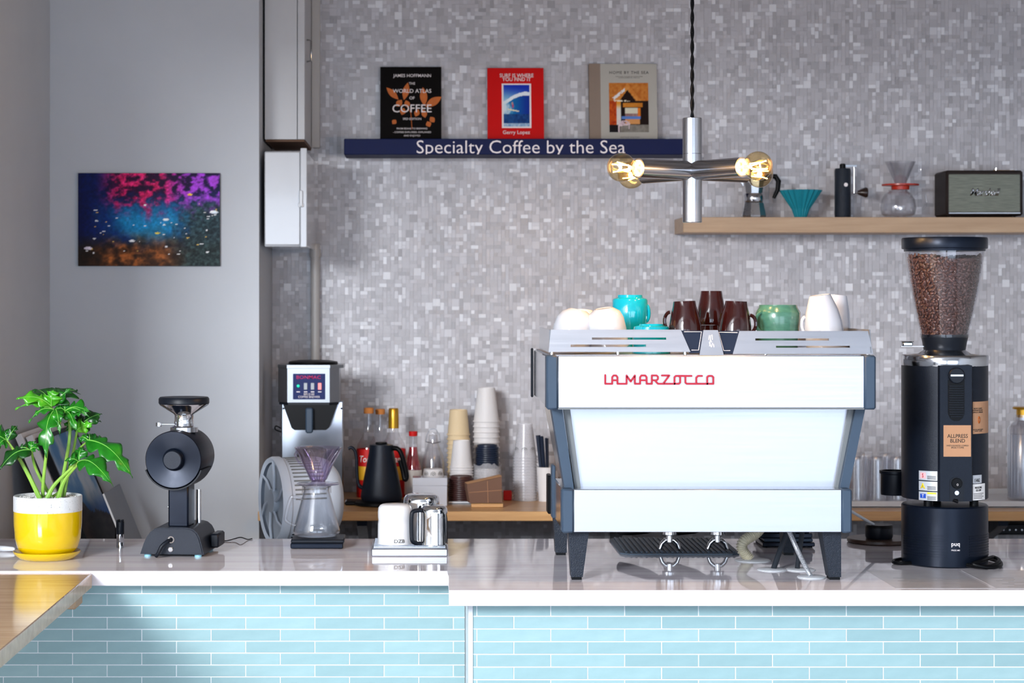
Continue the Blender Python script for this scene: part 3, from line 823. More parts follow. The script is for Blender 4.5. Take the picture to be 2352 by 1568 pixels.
# surf book
t, wd, hg = book('surf_book', 'bright red surf book with a blue wave picture on navy shelf', 1185, 130, 171, 0.022, red_book, 6.535)
text(t.e, 'title', 'SURF IS WHERE\nYOU FIND IT', letter_w, (0.02*wd, -0.0003, bz(.13)), .6*wd, .105*hg, 0.0005, .03, lines=.75)
text(t.e, 'author', 'Gerry Lopez', letter_w, (0.01*wd, -0.0003, bz(.885)), .48*wd, None, 0.0005, .025)
B().box(-.245*wd, .275*wd, -0.0008, 0.0, bz(.82), bz(.215)).done('picture_border', letter_w, t.e, smooth=False)
def wave(u, v):
    n = fbm(u*14, v*14, 31); n2 = fbm(u*30, v*30, 32)
    c = mixc((120, 180, 220), (20, 50, 180), sstep(0.6, 1.0, v+(u-.5)*.1))
    crest = 0.55+0.24*math.sin(min(1, u*1.05)*PI*0.55)
    if v < crest: c = mixc((14, 110, 172), (16, 50, 150), sstep(0.3, 1.0, u))
    if abs(v-crest) < 0.045+0.02*(n-.5): c = (236, 244, 250)
    foam = sstep(.5, .1, math.hypot(u*1.1, (v-.42)*1.6)+(n-.5)*.3); c = mixc(c, (214, 230, 238), foam)
    if v < 0.3: c = mixc(c, mixc((14, 36, 90), (40, 96, 160), n), .9)
    if v < 0.08: c = mixc((90, 140, 190), (220, 232, 240), n2)
    if abs(v-(0.42-.13*(u-.15))) < 0.016 and .15 < u < .6: c = (236, 226, 196)
    if math.hypot((u-.36)*1.2, (v-.50)*.55) < .035: c = (196, 70, 110)
    if math.hypot((u-.34)*1.0, v-.555) < .035: c = (190, 150, 140)
    return c
picture(t.e, 'cover_picture', -.215*wd, .245*wd, -0.0008, bz(.80), bz(.235), 48, 72, wave)
# seaside homes book
t, wd, hg = book('seaside_home_book', 'pale grey book with tan spine and cabin picture on navy shelf', 1433, 156, 180, 0.028, grey_book, 6.53)
B().box(-wd/2-.0006, -wd/2+.165*wd, -0.0006, 0.028, -0.0002, hg+.0004).done('spine_cloth', tan_cloth, t.e, 'tan cloth spine band', smooth=False)
text(t.e, 'title', 'HOME BY THE SEA', letter_k, (.09*wd, -0.0003, bz(.115)), .58*wd, None, 0.0004, 0, spacing=1.15)
text(t.e, 'subtitle', 'THE SURF, SHACKS & COASTLINES\nSURROUNDED BY THE SEA', letter_g, (.09*wd, -0.0003, bz(.175)), .40*wd, .028*hg, 0.0004, 0)
text(t.e, 'author', 'NATALIE WALTON', letter_g, (.09*wd, -0.0003, bz(.95)), .28*wd, None, 0.0004, 0)
def cabin(u, v):
    n = fbm(u*20, v*20, 41); x = u-.47
    roof = .88-1.05*abs(x)
    c = mixc((196, 110, 36), (226, 160, 84), n) if v > roof-.02 else (34, 16, 12)
    if v > roof+.12: c = mixc((170, 84, 24), (214, 146, 70), n)
    if v < .64:
        c = (30, 16, 14)
        if u < .18: c = mixc((140, 30, 10), (226, 110, 30), n)
        elif u < .3: c = mixc((226, 150, 50), (220, 216, 210), sstep(.6, .45, v))
        if .34 < u < .84 and .50 < v < .60: c = mixc((180, 100, 24), (220, 150, 60), n)
        if .40 < u < .73 and .38 < v < .50: c = (216, 212, 190)
        if .40 < u < .73 and .32 < v < .38: c = mixc((190, 160, 150), (120, 80, 80), n)
        if .73 < u < .80 and .3 < v < .5: c = (226, 120, 30)
        if .32 < u < .80 and .27 < v < .32: c = (90, 130, 200)
        if .40 < u < .78 and .17 < v < .26: c = (214, 150, 90)
    if v < .15: c = mixc((110, 104, 96), (150, 146, 138), n) if u > .28 else (24, 18, 22)
    if .22 < u < .52 and abs(v-(.13+.1*(u-.22))) < .012: c = (220, 200, 204)
    if (abs(u-.24) < .015 and v < .25) or (abs(u-.5) < .013 and .06 < v < .22): c = (220, 200, 204)
    if .24 < u < .5 and .15 < v < .24 and n > .45: c = (206, 182, 190)
    if abs((v-.66)-(u-.08)*.62) < .035 and .08 < u < .4 and n > .42: c = (226, 226, 226)
    if abs(v-.635) < .013 and .02 < u < .6 and n > .45: c = (240, 226, 200)
    return c
picture(t.e, 'cover_picture', -.21*wd, .37*wd, -0.0003, bz(.885), bz(.25), 56, 70, cabin)

# ---------------------------------------------------------------- birch shelf and what stands on it
D = 6.38
t = T('wall_shelf', 'pale birch wall shelf carrying moka pot, drippers and radio speaker', 'shelf', 1960, EYE+(CY-534)*D/F, D)
zz = t.w(498.5)
B().box(t.u(1569), t.u(2352)+0.35, 0, YW-0.0035-D, 0, zz, 0.0015).done('board', wood_s, t.e)
ZS2 = t.z+zz+0.0005
D = 6.47
def on_shelf(name, label, cat, x, d=D): return T(name, label, cat, x, ZS2, d)
# moka pot
t = on_shelf('moka_pot', 'faceted aluminium moka pot with black handle at the end of birch shelf', 'moka pot', 1731)
def facet(b, prof, n=8, ph=PI/8):
    b.lathe(prof, n, (0, 0, 0), 'z', ph, ph+2*PI); return b
facet(B(), [(0, 0)]+t.prof([(28, None), (29, 495), (23, 466), (0, 466)])).done('boiler', alum, t.e, smooth=False)
B().lathe([(0, t.w(466))]+t.prof([(20, 466), (22, 463), (22, 447), (20, 444), (0, 444)]), 32).done('collar', steel_p, t.e)
facet(B(), [(0, t.w(444))]+t.prof([(20, 444), (25, 410), (27, 396), (0, 396)])).done('jug', alum, t.e, smooth=False)
facet(B(), t.prof([(28, 396), (24, 391), (6, 384), (0, 384)])).done('lid', alum, t.e, smooth=False)
B().ball(0.009, (0, 0, t.w(378))).done('knob', black_pd, t.e)
B().prism([(-26*t.s, t.w(400)), (-42*t.s, t.w(404)), (-24*t.s, t.w(428))], -0.008, 0.008).done('spout', alum, t.e)
b = B(); b.tube([(23*t.s, 0, t.w(412)), (36*t.s, 0, t.w(404)), (50*t.s, 0, t.w(405)), (57*t.s, 0, t.w(416)), (55*t.s, 0, t.w(436)), (46*t.s, 0, t.w(455))], [0.006, 0.0075, 0.0085, 0.0085, 0.0075, 0.0055], 10)
b.done('handle', black_pd, t.e)
text(t.e, 'mark', 'A', letter_k, (-0.012, -0.0325, t.w(424)), .008, .009, .0005, .05)
# origami dripper
t = on_shelf('pleated_dripper', 'turquoise pleated ceramic coffee dripper on birch shelf', 'dripper', 1839)
b = B(); NP = 40
def pleat(z, r, amp):
    return [((r+(amp if i % 2 else -amp))*math.cos(2*PI*i/NP), (r+(amp if i % 2 else -amp))*math.sin(2*PI*i/NP), z) for i in range(NP)]
rows = [pleat(0.0, 13*t.s, .0006), pleat(t.w(480), 20*t.s, .0012), pleat(t.w(437), 47*t.s, .0032), pleat(t.w(437), 45*t.s, .0032), pleat(t.w(480), 18*t.s, .0012), pleat(0.001, 11*t.s, .0006)]
vs = [p for r in rows for p in r]; fs = []
for k in range(len(rows)-1):
    for i in range(NP): fs.append((k*NP+i, k*NP+(i+1) % NP, (k+1)*NP+(i+1) % NP, (k+1)*NP+i))
b.add(vs, fs); o = t.solo(b, turq2, smooth=False)
# hand grinder
t = on_shelf('hand_coffee_grinder', 'black hand coffee grinder with folded metal crank on birch shelf', 'coffee grinder', 1935.5)
B().lathe(t.prof([(0, None), (18, None), (18.5, 490), (18.5, 392), (17, 387), (0, 387)]), 28).done('body', black_tx, t.e)
B().lathe(t.prof([(0, 387), (7, 387), (7, 378), (5, 376), (0, 376)]), 16).done('cap', black_pd, t.e)
b = B(); b.box(0, t.u(1967), -.004, .004, t.w(383), t.w(379)); b.tube([(t.u(1962), 0, t.w(380)), (t.u(1962), 0, t.w(444))], 0.0035, 10); b.tube([(t.u(1956), 0, t.w(443)), (t.u(1973), 0, t.w(443))], .0025, 8)
b.done('crank', steel_p, t.e)
B().lathe([(0, t.u(1970)), (4*t.s, t.u(1970)), (7*t.s, t.u(1976)), (12*t.s, t.u(1988)), (11*t.s, t.u(1992)), (0, t.u(1993))], 20, (0, 0, t.w(442)), 'x').done('crank_knob', crank_w, t.e)
B().cyl(4.5*t.s, -0.0005, 0.0005, 16, (t.u(1939), -18.8*t.s, t.w(425)), 'y').done('emblem', letter_w, t.e)
# glass dripper and glass server
t = on_shelf('glass_server', 'clear round glass coffee server with loop handle on birch shelf', 'glass server', 2063)
B().lathe([(0, 0.001)]+t.prof([(30, 497.5), (38, 492), (41, 478), (38, 458), (30, 445), (21, 439), (22, 436)])+t.prof([(20, 436), (19, 440), (28, 446), (36, 459), (39, 478), (36, 491), (29, 495)])+[(0, 0.004)], 40).done('bowl', clear_t, t.e)
b = B(); b.tube([(38*t.s, 0, t.w(452)), (50*t.s, 0, t.w(443)), (62*t.s, 0, t.w(447)), (66*t.s, 0, t.w(462)), (60*t.s, 0, t.w(478)), (44*t.s, 0, t.w(486))], .0036, 10)
b.done('handle', clear_t, t.e)
t = T('glass_dripper', 'clear cone dripper with red collar standing on the glass server', 'dripper', 2068, ZS2+t.w(436)+.0005, D)
B().lathe(t.prof([(10, 428), (34, 373), (34.5, 371.5), (32.5, 372), (9, 427)]), 40).done('cone', tumbler, t.e)
b = B(); b.tube([(30*t.s, 0, t.w(378)), (44*t.s, 0, t.w(380)), (48*t.s, 0, t.w(392)), (38*t.s, 0, t.w(405)), (20*t.s, 0, t.w(408))], .002, 8)
b.done('handle', clear_t, t.e)
B().lathe([(0, 0)]+t.prof([(20, None), (21, 428), (42, 426.5), (42, 423), (12, 421), (0, 421)]), 36).done('collar', red_col, t.e, 'red plastic collar')
# speaker
t = on_shelf('radio_speaker', 'black vintage style speaker with grey cloth grille at shelf end', 'speaker', 2261, 6.43)
z0, z1 = 0.006, t.w(391)
B().box(t.u(2173), t.u(2350), 0.0, 0.15, z0, z1, .006).done('cabinet', speaker_v, t.e)
B().box(t.u(2179), t.u(2343), -.003, .004, t.w(487), t.w(400), .002).done('grille', speaker_f, t.e)
B().box(t.u(2179), t.u(2343), -.0035, .002, t.w(490.5), t.w(488)).done('trim_line', steel_p, t.e, 'thin silver trim line')
text(t.e, 'logo', 'Marshall', steel_p, (t.u(2262), -.0032, t.w(441)), t.u(2297)-t.u(2227), .024, .0015, .01, shear=.35, spacing=.88)
for x in (2188, 2332):
    B().cyl(.009, 0, .008, 12, (t.u(x), .025, 0)).done('foot', black_pd, t.e); B().cyl(.009, 0, .008, 12, (t.u(x), .125, 0)).done('foot', black_pd, t.e)
B().box(t.u(2290), t.u(2340), .04, .11, z1, z1+.003, .001).done('control_plate', gold, t.e)
B().cyl(.0018, z1, z1+.011, 8, (t.u(2300), .06, 0)).done('toggle', steel_p, t.e)

# ---------------------------------------------------------------- pendant lamp
DP = 4.4
t = T('pendant_lamp', 'brushed metal cross shaped pendant lamp with four globe bulbs', 'lamp', 1590, EYE+(CY-511)*DP/F, DP)
R = 0.0208
B().lathe([(0, 0), (R-.001, 0), (R, .001), (R, t.w(354.5)), (R-.0006, t.w(354)), (R-.0006, t.w(353)), (R, t.w(352.5)), (R, t.w(272)), (R-.001, t.w(271)), (0, t.w(271))], 40).done('stem', nickel, t.e)
cz0, cz1 = t.w(272), ZC-t.z-0.002
for ph in (0, PI):
    n = 260; tw = 95
    B().tube([(.0022*math.cos(ph+k*tw*2*PI/n/1.0*.28), .0022*math.sin(ph+k*tw*2*PI/n*.28), cz0+(cz1-cz0)*k/n) for k in range(n+1)], .0024, 6).done('cord', black_pd, t.e, 'black twisted cord strand')
B().cyl(.05, cz1-.02, cz1, 24).done('ceiling_rose', nickel, t.e)
za = t.w(392)
th_ = math.radians(55); sn_, cs_ = math.sin(th_), math.cos(th_)
dirs = [(-sn_, -cs_), (cs_, -sn_), (-cs_, sn_), (sn_, cs_)]
for k, (dx, dy) in enumerate(dirs):
    M = Matrix(((dx, -dy, 0, 0), (dy, dx, 0, 0), (0, 0, 1, za), (0, 0, 0, 1)))      # local x along the arm
    b = B(); b.m = M; b.lathe([(0, 0), (R, 0), (R, .153), (R+.0004, .155), (R-.003, .155), (R-.003, .12), (0, .12)], 32, (0, 0, 0), 'x'); arm = b.done('arm', nickel, t.e)
    b = B(); b.m = M; b.lathe([(0, .125), (R-.0035, .125), (R-.0035, .152), (R-.008, .153), (R-.008, .135), (0, .135)], 24, (0, 0, 0), 'x'); b.done('socket', socket_m, arm)
    b = B(); b.m = M; rb = .0305; cx = .2
    pr = [(0.0125, .137), (.0135, .158), (.0165, .168)]
    for i in range(3, 15):
        a = PI*i/14; pr.append((rb*math.sin(a) if i < 14 else 0, cx-rb*math.cos(a)))
    b.lathe(pr, 32, (0, 0, 0), 'x'); bulb = b.done('bulb', bulb_g, t.e, 'clear globe bulb')
    b = B(); b.m = M
    for q in range(4):
        a = q*PI/2+.4; b.tube([(.178, .006*math.cos(a), .006*math.sin(a)), (.217, .012*math.cos(a+.6), .012*math.sin(a+.6))], .0013, 6)
    b.done('filament', glow, bulb)
    b = B(); b.m = M; b.tube([(.14, 0, 0), (.178, 0, 0)], .004, 10); b.done('filament_stem', socket_m, bulb)
    l = bpy.data.lights.new('bulb_glow', 'POINT'); l.energy = 3.4; l.color = (1.0, .62, .28); l.shadow_soft_size = .006
    lo = bpy.data.objects.new('bulb_glow', l); COL.objects.link(lo); lo.parent = t.e; lo.location = (dx*.2, dy*.2, za)

# ---------------------------------------------------------------- espresso machine
DM = 4.375
t = T('espresso_machine', 'large brushed steel espresso machine with red lettered badge on the counter', 'espresso machine', 1625, ZT, DM)
e = t.e
X = lambda px, d: (px-CX)*d/F-t.o.x
Y = lambda d: d-t.o.y
Z = lambda py, d: EYE-(py-CY)*d/F-t.z
dU, dM, dL = 4.32, 4.42, 4.34
ux0, ux1 = X(1255, dU), X(2012, dU); uz0, uz1 = Z(940, dU), Z(817, dU)
# upper housing
B().box(ux0+.004, ux1-.004, Y(dU)+.012, Y(4.88), uz0+.002, uz1-.002, .002).done('upper_housing', steel_p, e)
B().box(X(1282, dU), X(1985, dU), Y(dU)+.001, Y(dU)+.014, uz0+.003, uz1, .001).done('upper_front_panel', steel, e)
B().box(X(1282, dU), X(1985, dU), Y(dU), Y(dU)+.014, uz0, uz0+.003).done('upper_panel_trim', grey_edge, e, 'dark lower trim line', smooth=False)
for a, c in ((1255, 1282), (1985, 2012)):
    B().box(X(a, dU), X(c, dU), Y(dU)-.002, Y(dU)+.05, uz0-.0005, uz1+.001, .004).done('corner_bumper', slate_bl, e, 'slate black corner bumper')
for xx in (ux0, ux1):
    B().box(xx-.003, xx+.003, Y(4.878), Y(4.89), uz0-.002, uz1+.002, .002).done('rear_edge', black_pl, e)
# tapering middle
mp = [(X(1284, dM), Z(938, dM)), (X(1984, dM), Z(938, dM)), (X(1925, dM), Z(1127, dM)), (X(1328, dM), Z(1127, dM))]
B().prism([(X(1268, dM), Z(936, dM)), (X(1988, dM), Z(936, dM)), (X(1936, dM), Z(1128, dM)), (X(1306, dM), Z(1128, dM))], Y(dM)+.012, Y(4.74)).done('middle_housing', steel_p, e, smooth=False)
B().prism(mp, Y(dM), Y(dM)+.013).done('middle_front_panel', steel, e, smooth=False)
for q in ([(1266, 936), (1291, 936), (1319, 1127), (1298, 1127)], [(1966, 936), (1988, 936), (1949, 1127), (1928, 1127)]):
    B().prism([(X(a, dM-.03), Z(c, dM-.03)) for a, c in q], Y(dM)-.03, Y(dM)+.03).done('side_bar', slate_bl, e, 'slate black slanting side bar', smooth=False)
for q in ([(1294, 936), (1309, 936), (1335, 1127), (1321, 1127)], [(1950, 936), (1965, 936), (1927, 1127), (1916, 1127)]):
    B().prism([(X(a, dM-.012), Z(c, dM-.012)) for a, c in q], Y(dM)-.012, Y(dM)+.004).done('edge_strip', grey_edge, e, 'grey edge strip', smooth=False)
# lower housing
lx0, lx1 = X(1290, dL), X(1957, dL); lz0, lz1 = Z(1223, dL), Z(1124, dL)
B().box(lx0+.003, lx1-.003, Y(dL)+.012, Y(4.62), lz0+.001, lz1-.001, .002).done('lower_housing', steel_p, e)
B().box(X(1318, dL), X(1933, dL), Y(dL)+.001, Y(dL)+.014, lz0+.001, lz1, .001).done('lower_front_panel', steel, e)
for a, c in ((1290, 1318), (1933, 1957)):
    B().box(X(a, dL), X(c, dL), Y(dL)-.002, Y(dL)+.04, lz0-.001, lz1+.001, .004).done('corner_bumper', slate_bl, e, 'slate black corner bumper')
rp = B().box(X(1266, 4.66), X(1274, 4.66), Y(4.63), Y(4.68), Z(1187, 4.66), Z(1066, 4.66), .002).done('rear_post', slate_bl, e)
B().box(X(1257, 4.72), X(1267, 4.72), Y(4.70), Y(4.76), Z(1178, 4.72), Z(1090, 4.72), .002).done('side_badge', black_pd, e)
# feet
def foot(px0, px1, bx0, bx1, d, depth=.055):
    zt_ = Z(1224, dL)+.001
    x0, x1, y0, y1 = X(px0, d), X(px1, d), X(bx0, d), X(bx1, d)
    vs = [(x0, Y(d), zt_), (x1, Y(d), zt_), (x1, Y(d)+depth, zt_), (x0, Y(d)+depth, zt_),
          (y0, Y(d)+.004, .006), (y1, Y(d)+.004, .006), (y1, Y(d)+depth-.012, .006), (y0, Y(d)+depth-.012, .006)]
    f = B().add(vs, [(0, 1, 2, 3), (4, 7, 6, 5), (0, 4, 5, 1), (1, 5, 6, 2), (2, 6, 7, 3), (3, 7, 4, 0)]).done('foot', black_tx, e, 'textured black tapering foot', smooth=False)
    B().box(y0+.002, y1-.002, Y(d)+.006, Y(d)+depth-.014, 0, .0062).done('foot_pad', black_pd, f, smooth=False)
foot(1306, 1353, 1312, 1339, 4.375); foot(1888, 1932, 1905, 1933, 4.375)
foot(1271, 1304, 1276, 1302, 4.79); foot(1796, 1830, 1800, 1826, 4.79)
B().box(X(1296, 4.6), X(1900, 4.6), Y(4.61), Y(4.85), lz0+.001, lz0+.022, .002).done('drip_tray', steel_dk, e)
B().box(X(1285, 4.7), X(1880, 4.7), Y(4.73), Y(4.76), lz0+.02, uz0+.01, .002).done('barista_side_panel', steel_p, e)
# groups over the portafilters
for px in (1538, 1646):
    B().cyl(.034, 0.072, .36, 24, (X(px, 4.84), Y(4.84), 0)).done('brew_group', steel_p, e)
# cup rail
dR = 4.355
def rail(TL, TR, BR, BL, slots, name='cup_rail_panel'):
    b = B()
    yt, yb = TL[1], BL[1]
    def ex(y):
        q = (y-yt)/(yb-yt); return TL[0]+(BL[0]-TL[0])*q, TR[0]+(BR[0]-TR[0])*q
    cuts = [yt]
    for a, c, y0, y1 in slots: cuts += [y0, y1]
    cuts.append(yb)
    def piece(xa0, xa1, xb0, xb1, y0, y1):
        b.prism([(X(xa0, dR), Z(y0, dR)), (X(xa1, dR), Z(y0, dR)), (X(xb1, dR), Z(y1, dR)), (X(xb0, dR), Z(y1, dR))], Y(dR), Y(dR)+.004)
    for k in range(len(cuts)-1):
        y0, y1 = cuts[k], cuts[k+1]; l0, r0 = ex(y0); l1, r1 = ex(y1)
        if k % 2 == 1:
            a, c, _, _ = slots[k//2]
            piece(l0, a, l1, a, y0, y1); piece(c, r0, c, r1, y0, y1)
        else: piece(l0, r0, l1, r1, y0, y1)
    zb0 = Z(yb, dR); b.v = [(v[0], v[1]+max(0, v[2]-zb0)*.20, v[2]) for v in b.v]
    return b.done(name, steel, e, smooth=False)
rail((1266, 757), (1565, 757), (1586, 808), (1260, 808), [(1360, 1531, 775, 780), (1311, 1484, 791, 796.5)])
rail((1700, 760), (1996, 761), (2006, 817), (1683, 813), [(1736, 1905, 777, 782), (1783, 1953, 794, 798.5)])
for tl, tr, br, bl in (((1560, 759), (1620, 759), (1610, 811), (1584, 811)), ((1646, 760), (1704, 760), (1686, 813), (1658, 813))):
    B().prism([(X(a, dR), Z(c, dR)) for a, c in (tl, tr, br, bl)], Y(dR)+.003, Y(dR)+.006, lean=.20, z0=Z(813, dR)).done('rail_window', black_lid, e, 'black trapezoid infill plate', smooth=False)
for pl in ([(1573, 762), (1613, 762), (1605, 804), (1589, 804)], [(1696, 764), (1653, 763), (1663, 805), (1678, 805)]):
    B().tube([(X(a, dR), Y(dR)+.003+.20*(Z(c, dR)-Z(813, dR)), Z(c, dR)) for a, c in pl], .0009, 4).done('pinstripe', letter_w, e, 'white pinstripe')
B().prism([(X(a, dR), Z(c, dR)) for a, c in ((1617, 758), (1650, 758), (1662, 816), (1606, 816))], Y(dR)-.004, Y(dR)+.003, lean=.20, z0=Z(816, dR)).done('rail_centre_plate', steel, e, smooth=False)
lion = [[(1630, 795), (1633, 770)], [(1636, 768), (1637, 780)], [(1631, 776), (1635, 786)], [(1629, 786), (1634, 797)], [(1634, 797), (1637, 788)], [(1628, 780), (1630, 770)], [(1639, 790), (1640, 797)]]
b = B()
for s_ in lion: b.tube([(X(a, dR), Y(dR)-.0045+.20*(Z(c, dR)-Z(816, dR)), Z(c, dR)) for a, c in s_], .0009, 5)
b.done('lion_emblem', letter_w, e)
for sx in (X(1262, dR), X(2003, dR)-.004):
    B().prism([(Y(dR)+.012, Z(757, dR)), (Y(4.72), Z(757, dR)), (Y(4.74), Z(810, dR)), (Y(dR), Z(810, dR))], sx, sx+.003, 'x').done('side_rail', steel_p, e, smooth=False)
B().box(X(1264, dR)+.002, X(2000, dR)-.004, Y(4.735), Y(4.74), Z(808, dR), Z(770, dR)).done('rear_rail', steel_p, e, smooth=False)
B().box(X(1262, dR), X(2004, dR), Y(dR)+.01, Y(4.85), uz1-.003, uz1+.001).done('cup_tray', steel, e, smooth=False)
for px in (1268, 1420, 1575, 1760, 1995):
    B().cyl(.004, uz1, Z(806, dR), 10, (X(px, dR), Y(dR)+.012, 0)).done('rail_pin', chrome, e)
# badge
strokes = [[(1390, 861), (1390, 881), (1406, 881), (1406, 866), (1409, 862), (1415, 862), (1418, 866), (1418, 881), (1439, 881), (1439, 862), (1448.5, 876), (1458, 862), (1458, 881), (1470, 881), (1470, 866), (1473, 862), (1482, 862), (1485, 866), (1485, 881), (1497, 881), (1497, 862), (1508, 862), (1511, 865), (1511, 870), (1508, 873), (1497, 873)],
           [(1406, 873), (1418, 873)], [(1470, 873), (1485, 873)], [(1504, 873), (1511, 881), (1524, 881)],
           [(1520, 862), (1537, 862), (1523, 881), (1549, 881)],
           [(1549, 881), (1549, 866), (1552, 863), (1559, 863), (1562, 866), (1562, 878), (1559, 881), (1549, 881)],
           [(1556, 863), (1588, 863)], [(1574, 863), (1574, 878), (1577, 881), (1600, 881)],
           [(1612, 863), (1603, 863), (1599, 867), (1599, 881), (1624, 881)],
           [(1624, 881), (1624, 866), (1627, 863), (1635, 863), (1638, 866), (1638, 881), (1624, 881)]]
b = B()
for si_, s_ in enumerate(strokes):
    q_ = [(X(a, dU), Z(c, dU)) for a, c in s_]
    for (xa, za_), (xb, zb_) in zip(q_, q_[1:]):
        L_ = math.hypot(xb-xa, zb_-za_); nx_, nz_ = -(zb_-za_)/L_*.0020, (xb-xa)/L_*.0020
        b.prism([(xa+nx_, za_+nz_), (xb+nx_, zb_+nz_), (xb-nx_, zb_-nz_), (xa-nx_, za_-nz_)], Y(dU)-.003-.00012*si_, Y(dU)+.0005)
    for xa, za_ in q_: b.cyl(.0020, Y(dU)-.00305-.00012*si_, Y(dU)+.0005, 10, (xa, 0, za_), 'y')
b.done('badge_lettering', red_badge, e, 'red lettered badge')
ZTR = ZT+uz1+.0015        # cup tray surface

# ---------------------------------------------------------------- cups on the machine
def cup_mesh(t, rows, wall_px=3, n=36, facets=None):
    """vessel from its outline (half width px, y px) listed from the closed end to the rim"""
    out = [(hw*t.s, t.w(y) if y is not None else 0.0) for hw, y in rows]
    inn = [(max(0.001, r-wall_px*t.s), z+(-wall_px*t.s if k == 0 else 0)) for k, (r, z) in enumerate(out)]
    if out[0][1] < out[-1][1]: inn[0] = (inn[0][0], out[0][1]+wall_px*t.s)
    pr = [(0, out[0][1])]+out+inn[::-1]+[(0, inn[0][1])]
    return B().lathe(pr, facets or n)
def handle(b, r, z0, z1, out, az, th=.0038, sq=1.0):
    pts = []
    for i in range(13):
        a = -PI/2+PI*i/12
        x = r-.003+math.cos(a)*out; z = (z0+z1)/2+math.sin(a)*(z1-z0)/2
        pts.append((x*math.cos(az), x*math.sin(az), z))
    b.tube(pts, th, 8); return b
def cup(name, label, x, d, rows, mat, hnd=None, tilt=None, zs=None, cat='cup', facets=None, rz=0, group='cups kept on top of the espresso machine'):
    t = T(name, label, cat, x, ZTR if zs is None else zs, d, group)
    body = cup_mesh(t, rows, facets=facets)
    if not hnd:
        o = t.solo(body, mat, smooth=True)
        if tilt: o.rotation_euler = tilt; o.location.z += 0.012
        return t
    body.done('bowl', mat, t.e, smooth=True)
    r, za_, zb_, out, az = hnd
    handle(B(), r*t.s, t.w(za_), t.w(zb_), out*t.s, az).done('handle', mat, t.e)
    if tilt: t.e.rotation_euler = tilt; t.e.location.z += 0.012
    return t
cup('cappuccino_cup', 'white cup tipped over at the left end of the machine top', 1309, 4.46, [(14, 722), (19, 721), (36, 731), (45, 746), (48, 768), (48, None)], porcelain, tilt=(0, .22, 0))
cup('cappuccino_cup', 'white cup tipped beside the blue mug on the machine top', 1400, 4.45, [(16, 720), (21, 719), (36, 729), (43, 745), (45, 770), (45, None)], porcelain, tilt=(.1, -.16, 0))
cup('cappuccino_cup', 'small white cup behind the leftmost tipped cups', 1336, 4.62, [(14, 724), (18, 723), (33, 740), (41, 764), (43, 785), (44, None)], porcelain, tilt=(-.1, .1, 0))
cup('espresso_cup', 'little white cup lying between two larger white cups', 1367, 4.58, [(12, 726), (15, 725), (25, 742), (30, 765), (32, 785), (33, None)], porcelain, tilt=(0, .35, 0))
cup('tall_mug', 'bright turquoise mug standing upside down on the machine', 1447, 4.62, [(27, 679), (28, 677), (29, 683), (38, 686), (40.5, 690), (40, 730), (36, 765), (36, None)], turq, (39, 700, 738, 8, -.25), cat='mug')
cup('low_cup', 'low turquoise cup mostly hidden behind the steel rail', 1496, 4.46, [(25, 745), (27, 744), (28, 747), (40, 750), (44, 770), (44, None)], turq)
BR = [(22, 705), (25, 704), (27, 716), (33, 738), (37, 760), (38, 780), (38, None)]
cup('brown_cup', 'dark brown glazed cup upside down at the left of the brown group', 1576, 4.45, BR, brownc, (37, 728, 770, 14, PI-.3), facets=12, tilt=(0, -.04, 0))
cup('brown_cup', 'dark brown glazed cup upside down at the right of the brown group', 1687, 4.45, BR, brownc, (36, 735, 775, 14, -.3), facets=12, tilt=(0, .04, 0))
tb = cup('brown_cup', 'dark brown cup underneath the raised brown cup', 1634, 4.56, [(31, 748), (33, 747), (35, 760), (37, 780), (37, None)], brownc)
cup('brown_cup', 'raised dark brown cup on top of another brown cup', 1634, 4.56, [(23, 669), (24, 668), (26, 680), (31, 705), (35, 728), (36, 740), (35, 745.5)], brownc, facets=12, zs=ZTR+tb.w(747)+.0005)
cup('brown_cup', 'dark brown cup half hidden behind the brown cup next to the green mug', 1672, 4.66, [(20, 708), (22, 707), (26, 725), (31, 745), (33, 770), (33, None)], brownc, facets=12)
cup('green_mug', 'sage green ribbed mug with handle on the machine', 1787, 4.5, [(41, 701), (43, 700), (44, 706), (49, 714), (51, 718), (50, 735), (48, 760), (46, 790), (45, None)], greenc, (48, 716, 762, 22, PI+.55), cat='mug')
cup('white_jug_cup', 'tall white cup leaning at the right end of the machine top', 1898, 4.46, [(20, 690), (24, 689), (28, 700), (37, 725), (43, 755), (45, 790), (45, None)], porcelain, (42, 735, 775, 10, PI-.2), tilt=(.04, -.13, 0))
cup('white_jug_cup', 'white cup standing behind the leaning tall white cup', 1911, 4.6, [(20, 690), (24, 689), (27, 700), (33, 725), (38, 755), (39, 790), (39, None)], porcelain, tilt=(0, .08, 0))

# ---------------------------------------------------------------- under the machine
for px, lab in ((1538, 'chrome portafilter with twin spouts under the machine, nearer the plant'), (1648, 'chrome portafilter with twin spouts under the machine, nearer the hoses')):
    t = T('portafilter', lab, 'portafilter', px, 0.958, 4.84, 'portafilters locked in the machine')
    B().lathe([(0, .034), (.014, .034), (.018, .036), (.018, .043), (.028, .046), (.034, .052), (.034, .066), (.0, .066)], 32).done('basket', chrome, t.e)
    B().cyl(.0085, .018, .036, 16).done('spout_stem', chrome, t.e)
    for sg in (-1, 1):
        B().tube([(0, 0, .024), (sg*.010, 0, .022), (sg*.018, 0, .014), (sg*.0225, 0, .001)], [.006, .006, .005, .0045], 10).done('spout', chrome, t.e)
    B().tube([(-.026, .012, .052), (-.05, .03, .047), (-.085, .06, .040), (-.11, .085, .036)], [.006, .013, .014, .012], 14).done('handle', black_pd, t.e)
t = T('bar_mat', 'dark ribbed rubber bar mat under the portafilters', 'mat', 1545, ZT+.0003, 4.95)
mx0, mx1, my0, my1 = .466-t.o.x, .748-t.o.x, 4.79-4.95, 5.105-4.95
c_ = .02
